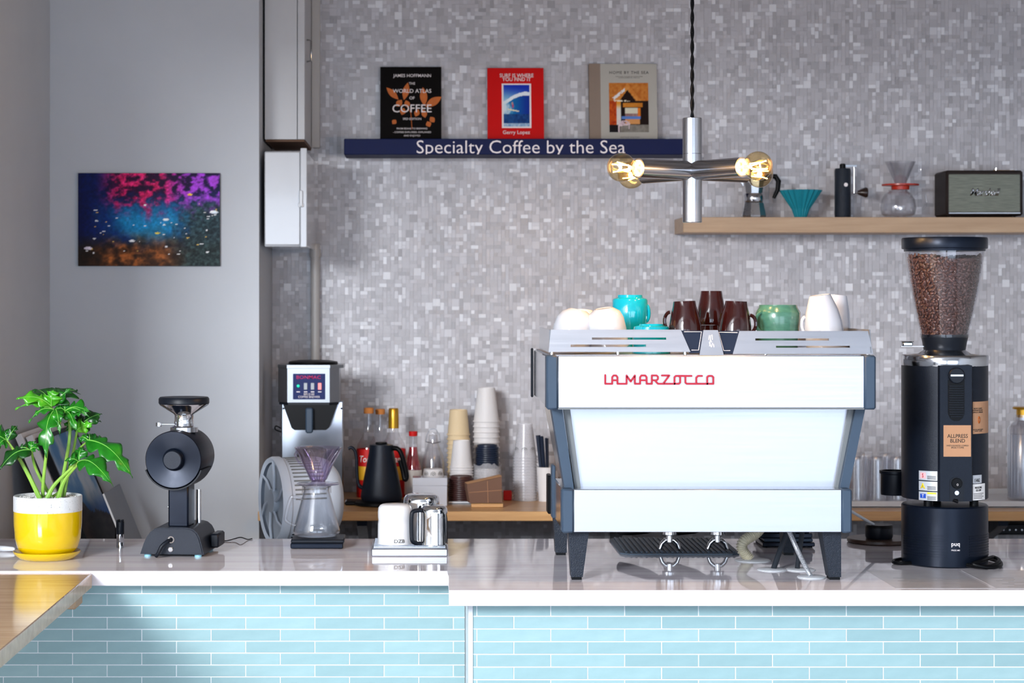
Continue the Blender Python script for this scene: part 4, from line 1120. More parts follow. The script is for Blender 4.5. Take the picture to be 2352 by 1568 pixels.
B().prism([(mx0+c_, my0), (mx1-c_, my0), (mx1, my0+c_), (mx1, my1-c_), (mx1-c_, my1), (mx0+c_, my1), (mx0, my1-c_), (mx0, my0+c_)], 0, .004, 'z').done('base', mat_m, t.e, smooth=False)
for k in range(22):
    xx = mx0+.014+k*(mx1-mx0-.028)/21
    B().box(xx-.0028, xx+.0028, my0+.014, my1-.014, .004, .0075, .001).done('rib', mat_m, t.e, smooth=False)
def disc(label, x, y, r):
    d = 0.61*F/(y-CY)
    t = T('hose_grommet', label, 'grommet', x, ZT+.0002, d, 'white cover discs around hose holes')
    t.solo(B().lathe([(0, 0), (r, 0), (r, .0012), (r-.003, .0028), (0, .0028)], 40), white_pl)
disc('white cover disc where the cream hose enters the counter', 1729, 1287, .041)
disc('white cover disc around the black hose further left', 1773, 1308.5, .033)
disc('white cover disc around the black hose further right', 1839, 1308.5, .033)
disc('white cover disc where the braided hose enters the counter', 1864, 1325.5, .031)
def hose(name, label, x, pts, r, mat, n=12, corr=False, ybase=None):
    d = 0.61*F/(ybase-CY)
    t = T(name, label, 'hose', x, ZT+.0032, d)
    P_ = [Vector(t.p(*q)) for q in pts]
    P_[-1].z = 0.0
    # smooth path
    out = []
    m = 14
    ext = [P_[0]*2-P_[1]]+P_+[P_[-1]*2-P_[-2]]
    for k in range(1, len(ext)-2):
        for q in range(m):
            u = q/m; a, b_, c, d_ = ext[k-1:k+3]
            out.append(.5*((2*b_)+(-a+c)*u+(2*a-5*b_+4*c-d_)*u*u+(-a+3*b_-3*c+d_)*u**3))
    out.append(P_[-1])
    if corr:
        L = [0]
        for a, b_ in zip(out, out[1:]): L.append(L[-1]+(b_-a).length)
        res = []; rs = []
        N = 26*4; j = 0
        for k in range(N+1):
            q = L[-1]*k/N
            while j < len(L)-2 and L[j+1] < q: j += 1
            f = (q-L[j])/max(1e-9, L[j+1]-L[j]); res.append(out[j].lerp(out[j+1], f)); rs.append(r*(1.0 if k % 4 in (0, 1) else .80))
        b = B().tube(res, rs, 18)
    else: b = B().tube(out, r, n)
    return t.solo(b, mat, ang=25 if corr else 60)
hose('drain_hose', 'cream corrugated drain hose curving down from the machine', 1725, [(1752, 1205, 4.72), (1736, 1224, 4.71), (1708, 1243, 4.70), (1705, 1262, 4.70), (1722, 1286, 4.70)], .0132, cream_pl, corr=True, ybase=1286)
hose('power_hose', 'black rubber hose slanting down to the left of the braided hose', 1778, [(1812, 1200, 4.60), (1806, 1225, 4.58), (1790, 1268, 4.56), (1777, 1308, 4.54)], .0062, rubber, ybase=1308)
hose('power_hose', 'black rubber hose running straight down behind the braided hose', 1832, [(1846, 1200, 4.60), (1842, 1225, 4.58), (1836, 1268, 4.56), (1831, 1308, 4.54)], .0055, rubber, ybase=1308)
hose('water_hose', 'silver braided water hose beside the front foot of the machine', 1862, [(1804, 1200, 4.50), (1816, 1228, 4.48), (1834, 1268, 4.46), (1853, 1306, 4.43), (1862, 1325, 4.42)], .0052, braid, ybase=1325)
t = T('coffee_scale', 'black coffee scale stacked flat behind the hoses under the machine', 'scale', 1815, ZT+.0003, 4.93)
B().box(t.u(1752), t.u(1872), 0, .14, 0.003, .013, .002).done('body', black_mt, t.e)
B().box(t.u(1756), t.u(1868), .004, .135, .014, .022, .002).done('platform', slate_bl, t.e)
for x in (1760, 1864): B().cyl(.006, 0, .0035, 10, (t.u(x), .02, 0)).done('foot', black_pd, t.e); B().cyl(.006, 0, .0035, 10, (t.u(x), .12, 0)).done('foot', black_pd, t.e)
t = T('coffee_scale', 'second black scale lying on top of the lower scale under the machine', 'scale', 1810, ZT+.0225, 4.94)
B().box(t.u(1746), t.u(1866), 0, .12, 0, .012, .002).done('body', black_mt, t.e); B().box(t.u(1750), t.u(1862), .004, .116, .0125, .019, .002).done('platform', slate_bl, t.e)

# ---------------------------------------------------------------- big grinder on its tamper base
DG = 4.655
t = T('coffee_tamper_press', 'black round automatic tamper press under the tall grinder', 'tamper press', 2169.5, ZT, DG)
RG = 97*t.s
DF = DG-RG                            # distance of the rounded front
wf = lambda y: EYE-(y-CY)*DF/F-t.z
uf = lambda x: (x-CX)*DF/F-t.o.x
zt_ = wf(1166)
B().lathe([(0, 0), (RG-.003, 0), (RG, .003), (RG, zt_-.003), (RG-.003, zt_), (0, zt_)], 56).done('body', black_mt, t.e)
for k in range(9):
    zz = wf(1281-k*6.0)
    B().patch((0, 0, 0), RG, -1.45, -.19, zz-.0012, zz+.0012, .0012, 16).done('rib', black_mt, t.e)
    B().patch((0, 0, 0), RG, .34, 1.45, zz-.0012, zz+.0012, .0012, 10).done('rib', black_mt, t.e)
text(t.e, 'logo', 'puq', letter_w, (uf(2195), -RG*math.cos(math.asin(uf(2195)/RG)), wf(1252)), 19*t.s, None, .0005, .03, cyl=(0, 0, RG+.0003))
text(t.e, 'logo_line', 'PRESS M3', letter_w, (uf(2195), -RG*math.cos(math.asin(uf(2195)/RG)), wf(1263.5)), 19*t.s, None, .0005, .02, cyl=(0, 0, RG+.0003))
pts = [(t.u(2196), -RG+.004, .008), (t.u(2215), -RG-.012, .0065), (t.u(2245), -RG-.008, .006), (t.u(2270), -RG+.02, .010), (t.u(2281), -RG+.05, .013), (t.u(2276), -RG+.075, .016), (t.u(2262), -RG+.045, .019), (t.u(2225), -RG-.006, .0175), (t.u(2205), -RG-.016, .012), (t.u(2235), -RG-.02, .0055), (t.u(2268), -RG+.0, .0055), (t.u(2290), -RG+.07, .0055), (t.u(2285), .02, .0055), (t.u(2272), .08, .0055)]
def smooth_path(pts, m=8):
    P_ = [Vector(q) for q in pts]; ext = [P_[0]*2-P_[1]]+P_+[P_[-1]*2-P_[-2]]; out = []
    for k in range(1, len(ext)-2):
        for q in range(m):
            u = q/m; a, b_, c, d_ = ext[k-1:k+3]
            out.append(.5*((2*b_)+(-a+c)*u+(2*a-5*b_+4*c-d_)*u*u+(-a+3*b_-3*c+d_)*u**3))
    out.append(P_[-1]); return out
B().tube(smooth_path(pts), .0045, 8).done('power_cord', black_pd, t.e)
B().tube(smooth_path([(-RG+.01, .03, .006), (-RG-.018, .0, .006), (-RG-.026, -.03, .0055), (-RG-.012, -.045, .0055), (-RG+.012, -.04, .0055)]), .0042, 8).done('loop_cord', black_pd, t.e)
for x, y in ((-.05, -.05), (.055, -.045), (.0, .07)):
    B().cyl(.010, zt_, wf(1152), 14, (x, y, 0)).done('support_post', black_pd, t.e)
ZG = ZT+wf(1152)+.0003
t = T('coffee_grinder', 'tall black shop coffee grinder with clear hopper full of beans', 'coffee grinder', 2169.5, ZG, DG)
zb = wf(838.5)
B().lathe([(0, 0), (RG-.002, 0), (RG, .002), (RG, zb), (0, zb)], 64).done('body', black_po, t.e)
# flat front column
fy = -RG-.004
B().prism([(uf(2156), -RG*.80), (uf(2156), fy+.005), (uf(2158), fy), (uf(2231), fy), (uf(2233), fy+.005), (uf(2233), -RG*.6), (0, 0)], .001, zb-.0005, 'z').done('front_column', black_po, t.e, smooth=False)
B().lathe([(0, zb)]+[(r*t.s, t.w(y)) for r, y in ((97, 838.5), (98, 833), (98, 817), (96, 814), (60, 812), (48, 804), (44, 800), (0, 800))], 56).done('steel_ring', steel_p, t.e)
B().lathe([(0, t.w(806))]+t.prof([(46, 806), (47, 803), (50, 785), (53, 772), (53, 768), (0, 768)]), 48).done('hopper_neck', black_pl, t.e)
HP = [(54, 772), (56, 760), (61, 738), (67.5, 710), (73.5, 682), (79, 650), (83.5, 620), (87, 595), (89.5, 573)]
B().lathe(t.prof(HP)+t.prof([(r-2, y) for r, y in HP[::-1]]), 56).done('hopper', hop_g, t.e, 'clear bean hopper')
B().lathe([(0, t.w(577))]+t.prof([(91, 577), (91.5, 572), (96, 571), (96.5, 569), (96.5, 549), (95, 546), (0, 545)]), 56).done('lid', black_mt, t.e)
B().lathe(t.prof([(54, 775), (56, 774), (56, 767), (54, 766)]), 48).done('hopper_ring', hop_g, t.e)
b = B(); b.box(t.u(2069), t.u(2126), -.004, .004, t.w(796), t.w(794.5)); b.box(t.u(2072), t.u(2095), -.009, .009, t.w(794.5), t.w(785), .002); b.box(t.u(2071), t.u(2097), -.010, .010, t.w(785), t.w(783.5), .001)
b.done('shutter_slide', steel_dk, t.e)
# dial and vent
kn = B().cyl(18*t.s, fy-.008, fy, 28, (uf(2195), 0, wf(862)), 'y', b=.002).done('dial', black_pl, t.e)
B().box(uf(2180), uf(2210), fy-.0085, fy-.007, wf(864), wf(859), .0005).done('dial_slot', steel_dk, kn)
vp = [(uf(2176), wf(872)), (uf(2214), wf(872)), (uf(2214), wf(950)), (uf(2209), wf(960)), (uf(2201), wf(966)), (uf(2189), wf(966)), (uf(2181), wf(960)), (uf(2176), wf(950))]
vo = B().prism(vp, fy-.001, fy+.001).done('vent_panel', black_pd, t.e, smooth=False)
for k in range(14):
    yy = 886+k*5.4; ins = max(0, (yy-950)*.55)
    B().box(uf(2178+ins), uf(2212-ins), fy-.003, fy-.0008, wf(yy+1.4), wf(yy-1.4), .0006).done('vent_slat', black_pl, vo)
# stickers
st = B().box(uf(2166), uf(2229), fy-.0006, fy, wf(1048), wf(976)).done('blend_sticker', kraft, t.e, 'kraft paper blend sticker', smooth=False)
text(st, 'sticker_title', 'ALLPRESS\nBLEND', letter_k, (uf(2198), fy-.0007, wf(1006)), 46*t.s, 19*t.s, .0003, .012)
text(st, 'sticker_text', 'SWEET & BALANCED | COMPLEX\nSPECIALTY COFFEE', letter_k, (uf(2198), fy-.0007, wf(1025)), 50*t.s, 8*t.s, .0003, 0)
def an(px):
    a = 0.0
    for _ in range(12): a = math.asin(max(-1, min(1, ((px-CX)*(DG-RG*math.cos(a))/F-t.o.x)/RG)))
    return a
s2 = B().patch((0, 0, 0), RG+.0002, an(2234), an(2264)+.2, wf(997), wf(923)).done('origin_sticker', kraft, t.e, 'kraft paper sticker with bean drawing', smooth=False)
rr = RG+.0009
def wraptext(par, nm, body, px, py, wpx, mat, bold=0, hpx=None):
    a = an(px); text(par, nm, body, mat, (rr*math.sin(a), -rr*math.cos(a), wf(py)), wpx*t.s, hpx*t.s if hpx else None, .0003, bold, cyl=(0, 0, rr))
wraptext(s2, 'sticker_text', 'BREW GUIDE\nMEDIUM ROAST\nSINGLE ORIGIN', 2246, 943, 34, letter_k, 0, 12)
wraptext(s2, 'bean_drawing', 'o', 2248, 965, 9, orange_pr, .08, 17)
wraptext(s2, 'sticker_small_text', 'NOTES AND BODY\nSWEET  LONG', 2247, 989, 34, letter_k, 0, 6)
for y0, y1, ic in ((1083, 1104.5, 'pink'), (1107, 1128.5, 'yellow'), (1131, 1152, 'blue')):
    y1 = min(y1, 1151); so = B().patch((0, 0, 0), RG+.0002, an(2111), an(2153), wf(y1), wf(y0)).done('warning_sticker', silver_st, t.e, 'silver warning sticker', smooth=False)
    ym = (y0+y1)/2
    if ic == 'yellow':
        wraptext(so, 'triangle_sign', 'A', 2120, ym, 12, sign_yel, .12, 12); wraptext(so, 'sign_mark', '!', 2120, ym+1, 2, letter_k, .05, 6)
    elif ic == 'blue':
        a = an(2120); B().patch((0, 0, 0), RG+.0008, an(2114), an(2127), wf(ym+5), wf(ym-5), .0003).done('round_sign', sign_blue, so)
        wraptext(so, 'sign_mark', 'T', 2120, ym, 5, letter_w, .04, 7)
        B().patch((0, 0, 0), RG+.0008, an(2130), an(2151), wf(y0+5), wf(y0+1), .0003).done('yellow_bar', sign_yel, so, smooth=False)
    else:
        B().patch((0, 0, 0), RG+.0008, an(2114), an(2127), wf(ym+7), wf(ym-7), .0003).done('pink_sign', sign_pink, so, smooth=False); wraptext(so, 'sign_mark', 'S', 2120, ym, 4, label_red, .03, 9)
    for q in range(3):
        B().patch((0, 0, 0), RG+.0008, an(2130), an(2150), wf(ym+2.0+q*3), wf(ym+.6+q*3), .0003, 3).done('small_print', letter_k, so, smooth=False)
s3 = B().patch((0, 0, 0), RG+.0002, an(2234), an(2254), wf(1111), wf(1092)).done('serial_sticker', silver_st, t.e, 'silver serial number sticker', smooth=False)
wraptext(s3, 'serial_text', '154862', 2244, 1104, 17, letter_k, 0, 8)
s4 = B().patch((0, 0, 0), RG+.0002, an(2234), an(2261.5), wf(1150), wf(1112.5)).done('rating_sticker', label_wh, t.e, 'white rating sticker', smooth=False)
wraptext(s4, 'maker_text', 'MAHLKONIG\nE65S GBW', 2247, 1124, 23, letter_k, .02, 11)
for q in range(4):
    B().patch((0, 0, 0), RG+.0008, an(2236), an(2258-3*(q % 2)), wf(1135.5+q*3.6), wf(1134+q*3.6), .0003, 4).done('small_print', letter_g, s4, smooth=False)
b = B(); pp = [(uf(2180), wf(1150)), (uf(2180), wf(1106))]+[(uf(2196)-16*t.s*math.cos(PI*i/8), wf(1106)+11*t.s*math.sin(PI*i/8)) for i in range(9)]+[(uf(2212), wf(1150))]
po = b.prism(pp, fy-.0015, fy).done('switch_plate', black_pl, t.e, smooth=False)
B().cyl(12*t.s, fy-.005, fy-.001, 24, (uf(2196), 0, wf(1109)), 'y', b=.001).done('rocker_switch', black_pd, po)
text(po, 'switch_mark', 'O', letter_w, (uf(2197), fy-.0052, wf(1112)), 4*t.s, 5*t.s, .0003, .01)
B().cyl(5*t.s, fy-.003, fy-.001, 16, (uf(2196), 0, wf(1131)), 'y').done('fuse_button', steel_dk, po)
B().tube([(uf(2196), fy+.002, wf(1148)), (uf(2196), fy-.006, wf(1151)), (uf(2190), fy+.0, .0035), (uf(2182), fy+.03, .0035)], .004, 8).done('power_cord', black_pd, t.e)
B().lathe([(0, .002), (.030, .002), (.031, .004), (.031, .05), (.034, .052), (.034, .058), (.029, .058), (.029, .01), (0, .01)], 32, (-.095, .085, -.004)).done('dosing_ring', black_pl, t.e, 'black dosing ring at the rear')
# beans
def bean_geo(L=.0052, W=.0037, H=.0025):
    b = B(); n, k = 8, 6
    vs = []; fs = []
    vs.append((-L, 0, 0))
    for i in range(1, k):
        a = PI*i/k
        for j in range(n):
            p = 2*PI*j/n
            y, z = math.cos(p)*W*math.sin(a), math.sin(p)*H*math.sin(a)
            if z > 0: z *= .75
            if j == 2: z *= .35
            vs.append((-L*math.cos(a), y, z))
    vs.append((L, 0, 0))
    for j in range(n): fs.append((0, 1+(j+1) % n, 1+j))
    for i in range(k-2):
        for j in range(n): fs.append((1+i*n+j, 1+i*n+(j+1) % n, 1+(i+1)*n+(j+1) % n, 1+(i+1)*n+j))
    q = len(vs)-1
    for j in range(n): fs.append((q, 1+(k-2)*n+j, 1+(k-2)*n+(j+1) % n))
    return vs, fs
bvs, bfs = bean_geo()
bean_me = B().add(bvs, bfs).mesh('coffee_bean', bean_m, True, 70)
br = random.Random(5)
def hop_r(y):
    for (r0, y0), (r1, y1) in zip(HP, HP[1:]):
        if y1 <= y <= y0: return r0+(r1-r0)*(y0-y)/(y0-y1)
    return HP[-1][0]
def fill_top(a):          # top of the beans dips toward the left front
    return 592+10*math.sin(a*2+.6)
beans = []
ystep = 6.6; yy = 766.0
while yy > 586:
    r = (hop_r(yy)-2.6)*t.s-.0029
    n = int(2*PI*r/.0083)
    for i in range(n):
        a = 2*PI*(i+br.random()*.7)/n-PI
        if yy < fill_top(a): continue
        y_ = yy+br.uniform(-2, 2)
        beans.append((a, r-br.uniform(0, .0016), t.w(y_), True))
    yy -= ystep
for k in range(420):       # top surface and fill
    rr_ = math.sqrt(br.random())*(hop_r(598)-8)*t.s; a = br.uniform(-PI, PI)
    beans.append((a, rr_, t.w(fill_top(a)+br.uniform(-1, 5)+4), False))
front = sorted([q for q in beans if q[3]], key=lambda q: abs(q[0]))[:300]
fset = set(id(q) for q in front)
rest = B()
for q in beans:
    a, r, z, side = q
    p = Vector((r*math.sin(a), -r*math.cos(a), z))
    if side:
        M = Matrix.Rotation(a, 4, 'Z') @ Matrix.Rotation(PI/2+br.uniform(-.5, .5), 4, 'X') @ Matrix.Rotation(br.uniform(0, 2*PI), 4, 'Z') @ Matrix.Rotation(br.choice([0, PI, 0, .5])+br.uniform(-.4, .4), 4, 'X')
    else:
        M = Matrix.Rotation(br.uniform(0, 6.28), 4, 'Z') @ Matrix.Rotation(br.uniform(-.6, .6), 4, 'X')
    s_ = br.uniform(.88, 1.1); M = M @ Matrix.Scale(s_, 4)
    if id(q) in fset:
        o = bpy.data.objects.new('coffee_bean', bean_me); COL.objects.link(o)
        o.matrix_world = Matrix.Translation(t.o+p) @ M
        tag(o, 'roasted brown coffee bean in the clear grinder hopper', 'coffee bean', 'coffee beans in the hopper')
    else:
        rest.m = Matrix.Translation(p) @ M; rest.add(bvs, bfs)
rest.m = None
core = t.prof([(0, 768), (46, 768)]+[(r-9, y) for r, y in HP[1:-1]]+[(0, 595)])
rest.lathe(core, 24)
o = rest.done('coffee_beans', bean_m, None, ang=70); o.location = t.o
tag(o, 'mass of roasted beans filling the rest of the hopper', 'coffee beans', None, 'stuff')

# round board, puck, spoon
t = T('round_board', 'dark round wooden board on the counter beside the tall grinder', 'board', 2022, ZT+.0003, 5.045)
t.solo(B().lathe([(0, 0), (.078, 0), (.081, .003), (.081, .009), (.079, .011), (0, .011)], 48), wood_d)
t = T('tamper_puck', 'black round puck tool sitting on the dark round board', 'tamper', 2019, ZT+.0118, 5.03)
B().lathe([(0, 0), (.031, 0), (.032, .002), (.0335, .006), (.0335, .027), (0, .027)], 40).done('body', black_pl, t.e)
B().lathe([(0, .0265), (.0325, .0265), (.0335, .0275), (.0335, .032), (.032, .034), (0, .034)], 40).done('top_cap', black_pd, t.e)
t = T('white_stick', 'white plastic stick slanting up behind the machine from the round board', 'stick', 1995, ZT, 5.0)
t.solo(B().tube([(-.085, -.09, .105), (.0, .0, .056), (.016, .018, .0475)], [.0035, .0038, .0035], 10), white_pl)
# printed sheets in front of the grinder
for k, (x0, x1, lab) in enumerate(((.985, 1.185, 'printed menu sheet lying flat in front of the tall grinder'), (1.195, 1.41, 'printed menu sheet lying flat at the right edge of the counter'))):
    t = T('menu_sheet', lab, 'paper sheet', CX, ZT+.0002, 4.38); o_ = t.o
    t.e
    B().box(x0, x1, 4.25-4.38, 4.53-4.38, 0, .0004).done('sheet', sheet_m, t.e, smooth=False)
    for q in range(7):
        yy = 4.27-4.38+q*.022; a = x0+.03+.02*(q % 2)
        for z in range(2):
            B().box(a+.07*z, a+.05+.07*z-.012*((q+z) % 3), yy, yy+.0022, .0004, .0006).done('print_line', letter_g, t.e, smooth=False)

# ---------------------------------------------------------------- small black grinder at the left
t = T('filter_grinder', 'small black single dose grinder with drum body and steel funnel', 'coffee grinder', 397, ZT, 4.755, rz=-.10)
s_ = t.s; e = t.e
arch = [(320, 1273), (328, 1249), (335, 1234), (343, 1223), (353, 1215), (364, 1212), (432, 1212), (443, 1215), (453, 1223), (459, 1234), (463, 1249), (469, 1273)]
ar = [(t.u(a), t.w(c)) for a, c in arch]
B().prism(ar, .002, .172, 'y').done('base', black_po, e, ang=30)
inner = [(t.u(397+(a-397)*.955), t.w(1243+(c-1243)*.93)) for a, c in arch]
B().prism(inner, -.001, .003, 'y').done('base_plate', black_po, e, ang=30)
B().box(t.u(465), t.u(486), .09, .165, t.w(1268), t.w(1235), .004).done('side_module', black_pl, e)
for x in (334, 452):
    for y in (.02, .15): B().cyl(.0085, 0, t.w(1272), 16, (t.u(x), y, 0)).done('foot', pale_foot, e, 'pale blue rubber foot')
B().box(t.u(379), t.u(427), .03, .10, t.w(1214), t.w(1112), .004).done('column', black_mt, e)
R_ = 66*s_; dc = (0, 0, t.w(1056))
B().lathe([(0, .004), (22*s_, .004), (26*s_, .010), (60*s_, .004), (64*s_, .0035), (R_, .007), (R_, .155), (0, .155)], 64, dc, 'y').done('drum', black_mt, e)
B().lathe([(0, -.008), (20*s_, -.008), (22*s_, -.006), (22*s_, .012), (0, .012)], 40, dc, 'y').done('hub', black_po, e)
pts = []
for i in range(17):
    a = math.radians(200+i*140/16); pts.append((math.cos(a)*(R_+.0045), math.sin(a)*(R_+.0045)+dc[2]))
for i in range(16, -1, -1):
    a = math.radians(200+i*140/16); pts.append((math.cos(a)*(R_+.0015), math.sin(a)*(R_+.0015)+dc[2]))
B().prism(pts, .004, .12, 'y').done('cradle', black_pl, e, ang=30)
hc = (t.u(397)+.010, .075, 0)
B().lathe([(0, t.w(996))]+t.prof([(32, 996), (32, 985), (23, 982), (22, 975), (0, 975)]), 36, hc).done('throat', steel_p, e)
B().lathe([(0, t.w(976))]+t.prof([(23, 976), (23, 971), (22, 970), (22, 957), (24, 954), (56, 934), (58, 931), (0, 931)]), 40, hc).done('funnel', chrome, e)
B().lathe([(0, t.w(931))]+t.prof([(57, 931), (59, 929), (59, 919), (56, 915), (0, 914)]), 44, hc).done('lid', black_pl, e)
b = B(); b.tube([(hc[0]-20*s_, hc[1], t.w(979)), (hc[0]-52*s_, hc[1]-.01, t.w(978))], .0012, 6); b.cyl(7*s_, t.w(983), t.w(974), 12, (hc[0]-57*s_, hc[1]-.012, 0))
b.done('shutter_lever', steel_p, e)
B().cyl(6.2*s_, t.w(1213), t.w(1134), 18, (t.u(432), .12, 0)).done('tool_tube', chrome, e, 'chrome tool tube beside the column')
B().lathe([(8*s_, -.003), (8*s_, .001), (5.5*s_, .001), (5.5*s_, -.003), (8*s_, -.003)], 20, (t.u(393), 0, t.w(1239)), 'y').done('cord_grommet', chrome, e)
B().tube(smooth_path([(t.u(393), .004, t.w(1239)), (t.u(388), -.014, t.w(1241)), (t.u(376), -.022, t.w(1252)), (t.u(368), -.022, t.w(1268)), (t.u(362), -.018, .0045)]), .0046, 10).done('power_cord', black_pl, e)
B().cyl(6*s_, -.004, .0, 16, (t.u(392), 0, t.w(1261)), 'y', b=.001).done('button', chrome, e)
B().cyl(3*s_, -.005, .0, 10, (t.u(378), .06, t.w(1170)), 'x').done('side_screw', steel_dk, e)

# ---------------------------------------------------------------- plant
DPL = 4.735
t = T('potted_philodendron', 'leafy green lobed plant in a yellow and white speckled pot', 'potted plant', 110, ZT+.0082, DPL)
B().lathe([(0, 0)]+t.prof([(44, None), (60, 1267), (69, 1256), (74.5, 1236), (77.5, 1200), (78, 1172)])+t.prof([(75, 1172), (70, 1240), (60, 1262)])+[(0, t.w(1262))], 56).done('pot', yellow, t.e, 'yellow glazed lower pot')
B().lathe(t.prof([(78, 1172), (78.3, 1170), (78.3, 1139), (77, 1137), (75, 1137), (74, 1140), (74, 1172)]), 56).done('pot_rim', speck, t.e, 'speckled white rim band')
b = B(); gr = random.Random(9)
for k in range(420):
    r = math.sqrt(gr.random())*72*t.s; a = gr.uniform(0, 6.28)
    b.ball(gr.uniform(.0022, .0045), (r*math.cos(a), r*math.sin(a), t.w(1145)+gr.uniform(-.002, .003)), 5, 3, (1, gr.uniform(.7, 1.2), .7))
b.lathe([(0, t.w(1152)), (73*t.s, t.w(1152)), (73*t.s, t.w(1147)), (0, t.w(1147))], 30)
b.done('gravel', pebble, t.e, 'white gravel', kind='stuff', ang=60)
def leaf(att, tip, wid, mat, nl=3, sag=.02, nh=(0, -.7, .7), sweep=.45, depth=.72):
    A = Vector(t.p(*att)); E = Vector(t.p(*tip)); d = E-A; L = d.length; d.normalize()
    N = Vector(nh); N = (N-d*N.dot(d)).normalized(); S = d.cross(N)
    n = 40; vs = []; fs = []; sd = (-1, -.66, -.33, 0, .33, .66, 1)
    for i in range(n+1):
        q = i/n
        env = wid*(math.sin(PI*min(1, (q*.93+.05))**.75)**.8)
        lob = 1-depth*(.5-.5*math.cos(2*PI*(nl*q+.0)))**1.0*(1 if q < .86 else max(0, (1-q)/.14))
        lob = (1-depth)+depth*abs(math.cos(PI*(nl*q-.35)))**.8 if q < .8 else (1-depth*.5)*1.0
        wv = max(.0006, env*lob)*(1.0 if q < .8 else max(.02, ((1-q)/.2)**.7))
        mid = A+d*(L*q)+N*(sag*math.sin(PI*q))+Vector((0, 0, -sag*1.2*q*q))
        for k in sd:
            p = mid+S*(k*wv)+d*(abs(k)*wv*sweep*(1-q*.5))+N*(-abs(k)**1.5*wv*.22+.0035*math.sin(q*19+k*2)*abs(k))
            vs.append(p)
    m = len(sd)
    for i in range(n):
        for k in range(m-1): fs.append((i*m+k, i*m+k+1, (i+1)*m+k+1, (i+1)*m+k))
    b = B().add(vs, fs); me = b.mesh('leaf', mat, True, 80, True)
    o = bpy.data.objects.new('leaf', me); COL.objects.link(o); o.parent = t.e
    so = o.modifiers.new('thickness', 'SOLIDIFY'); so.thickness = .0008
    v = B().tube([A+d*(L*q)+N*(sag*math.sin(PI*q)+.0006)+Vector((0, 0, -sag*1.2*q*q)) for q in [i/12 for i in range(12)]], [.0013*(1-i/13) for i in range(12)], 5).done('vein', vein_m, o)
    return o
def stalk(pts, r0=.0042, r1=.0028, mat=stem_m):
    P_ = smooth_path([t.p(*q) for q in pts], 8); n = len(P_)
    B().tube(P_, [r0+(r1-r0)*i/(n-1) for i in range(n)], 8).done('stalk', mat, t.e)
d0 = DPL
G = leaf
# top cluster
G((119, 930, d0), (178, 884, d0+.05), .040, leaf_d, 3, .01, (0, -.35, .9)); G((119, 930, d0), (78, 884, d0+.06), .036, leaf_d, 2.5, .01, (.1, -.4, .9)); G((119, 931, d0+.01), (128, 880, d0+.07), .034, leaf_d, 2, .01, (0, -.6, .7))
G((118, 933, d0-.01), (122, 888, d0-.02), .026, leaf_l, 1.5, .006, (0, -1, .25)); G((118, 933, d0-.01), (38, 899, d0-.04), .022, leaf_l, 2.2, .014, (0, -.7, .7)); G((118, 932, d0-.01), (35, 926, d0-.03), .012, leaf_l, 1.2, .012, (0, -.6, .8)); G((119, 932, d0), (164, 884, d0-.01), .014, leaf_m, 1.2, .006, (.3, -.8, .5))
# middle cluster
G((124, 942, d0-.03), (106, 1024, d0-.08), .030, leaf_m, 1.6, .022, (-.2, -.95, .3)); G((124, 940, d0-.03), (66, 956, d0-.05), .013, leaf_m, 1.2, .012, (0, -.5, .9)); G((128, 940, d0-.03), (138, 982, d0-.07), .015, leaf_m, 1.2, .014, (.2, -.9, .4)); G((118, 938, d0-.02), (84, 942, d0-.04), .010, leaf_m, 1, .008, (0, -.5, .9))
G((150, 944, d0), (208, 932, d0-.02), .026, leaf_m, 2.4, .012, (0, -.75, .65)); G((150, 944, d0), (206, 944, d0-.03), .012, leaf_m, 1, .012, (0, -.6, .8)); G((152, 946, d0), (176, 975, d0-.04), .020, leaf_m, 1.4, .014, (.3, -.85, .4)); G((150, 945, d0), (120, 935, d0-.01), .018, leaf_m, 1.4, .008, (0, -.6, .8)); G((150, 945, d0), (150, 925, d0+.02), .018, leaf_m, 1.5, .006, (0, -.8, .5))
# right dark cluster
G((177, 988, d0+.02), (234, 938, d0+.02), .026, leaf_d, 2.2, .010, (.2, -.7, .7)); G((177, 988, d0+.02), (214, 962, d0-.01), .020, leaf_l, 1.4, .008, (0, -1, .2)); G((177, 988, d0+.02), (232, 956, d0+.03), .016, leaf_d, 1.4, .010, (.1, -.6, .8)); G((176, 986, d0+.02), (146, 962, d0), .016, leaf_m, 1.3, .008, (-.3, -.9, .3)); G((177, 988, d0+.02), (187, 944, d0+.04), .02, leaf_d, 1.6, .006, (0, -.8, .6))
# far right long leaf, lower right leaf
G((200, 1010, d0-.01), (305, 1070, d0-.05), .034, leaf_m, 2.8, .022, (.35, -.72, .6), .3, .5); G((204, 1012, d0-.01), (180, 1000, d0), .012, leaf_m, 1, .006, (0, -.7, .7)); G((206, 1014, d0-.01), (205, 992, d0+.01), .02, leaf_d, 1.4, .004, (.2, -.8, .5)); G((206, 1016, d0-.01), (236, 1000, d0), .018, leaf_d, 1.3, .004, (.2, -.8, .5))
G((180, 1060, d0-.04), (260, 1086, d0-.09), .030, leaf_m, 2.4, .024, (.1, -.75, .65), .3, .5); G((180, 1060, d0-.04), (149, 1046, d0-.05), .018, leaf_m, 1.2, .010, (-.2, -.8, .5)); G((182, 1056, d0-.04), (190, 1020, d0-.02), .020, leaf_m, 1.4, .006, (-.3, -.9, .2))
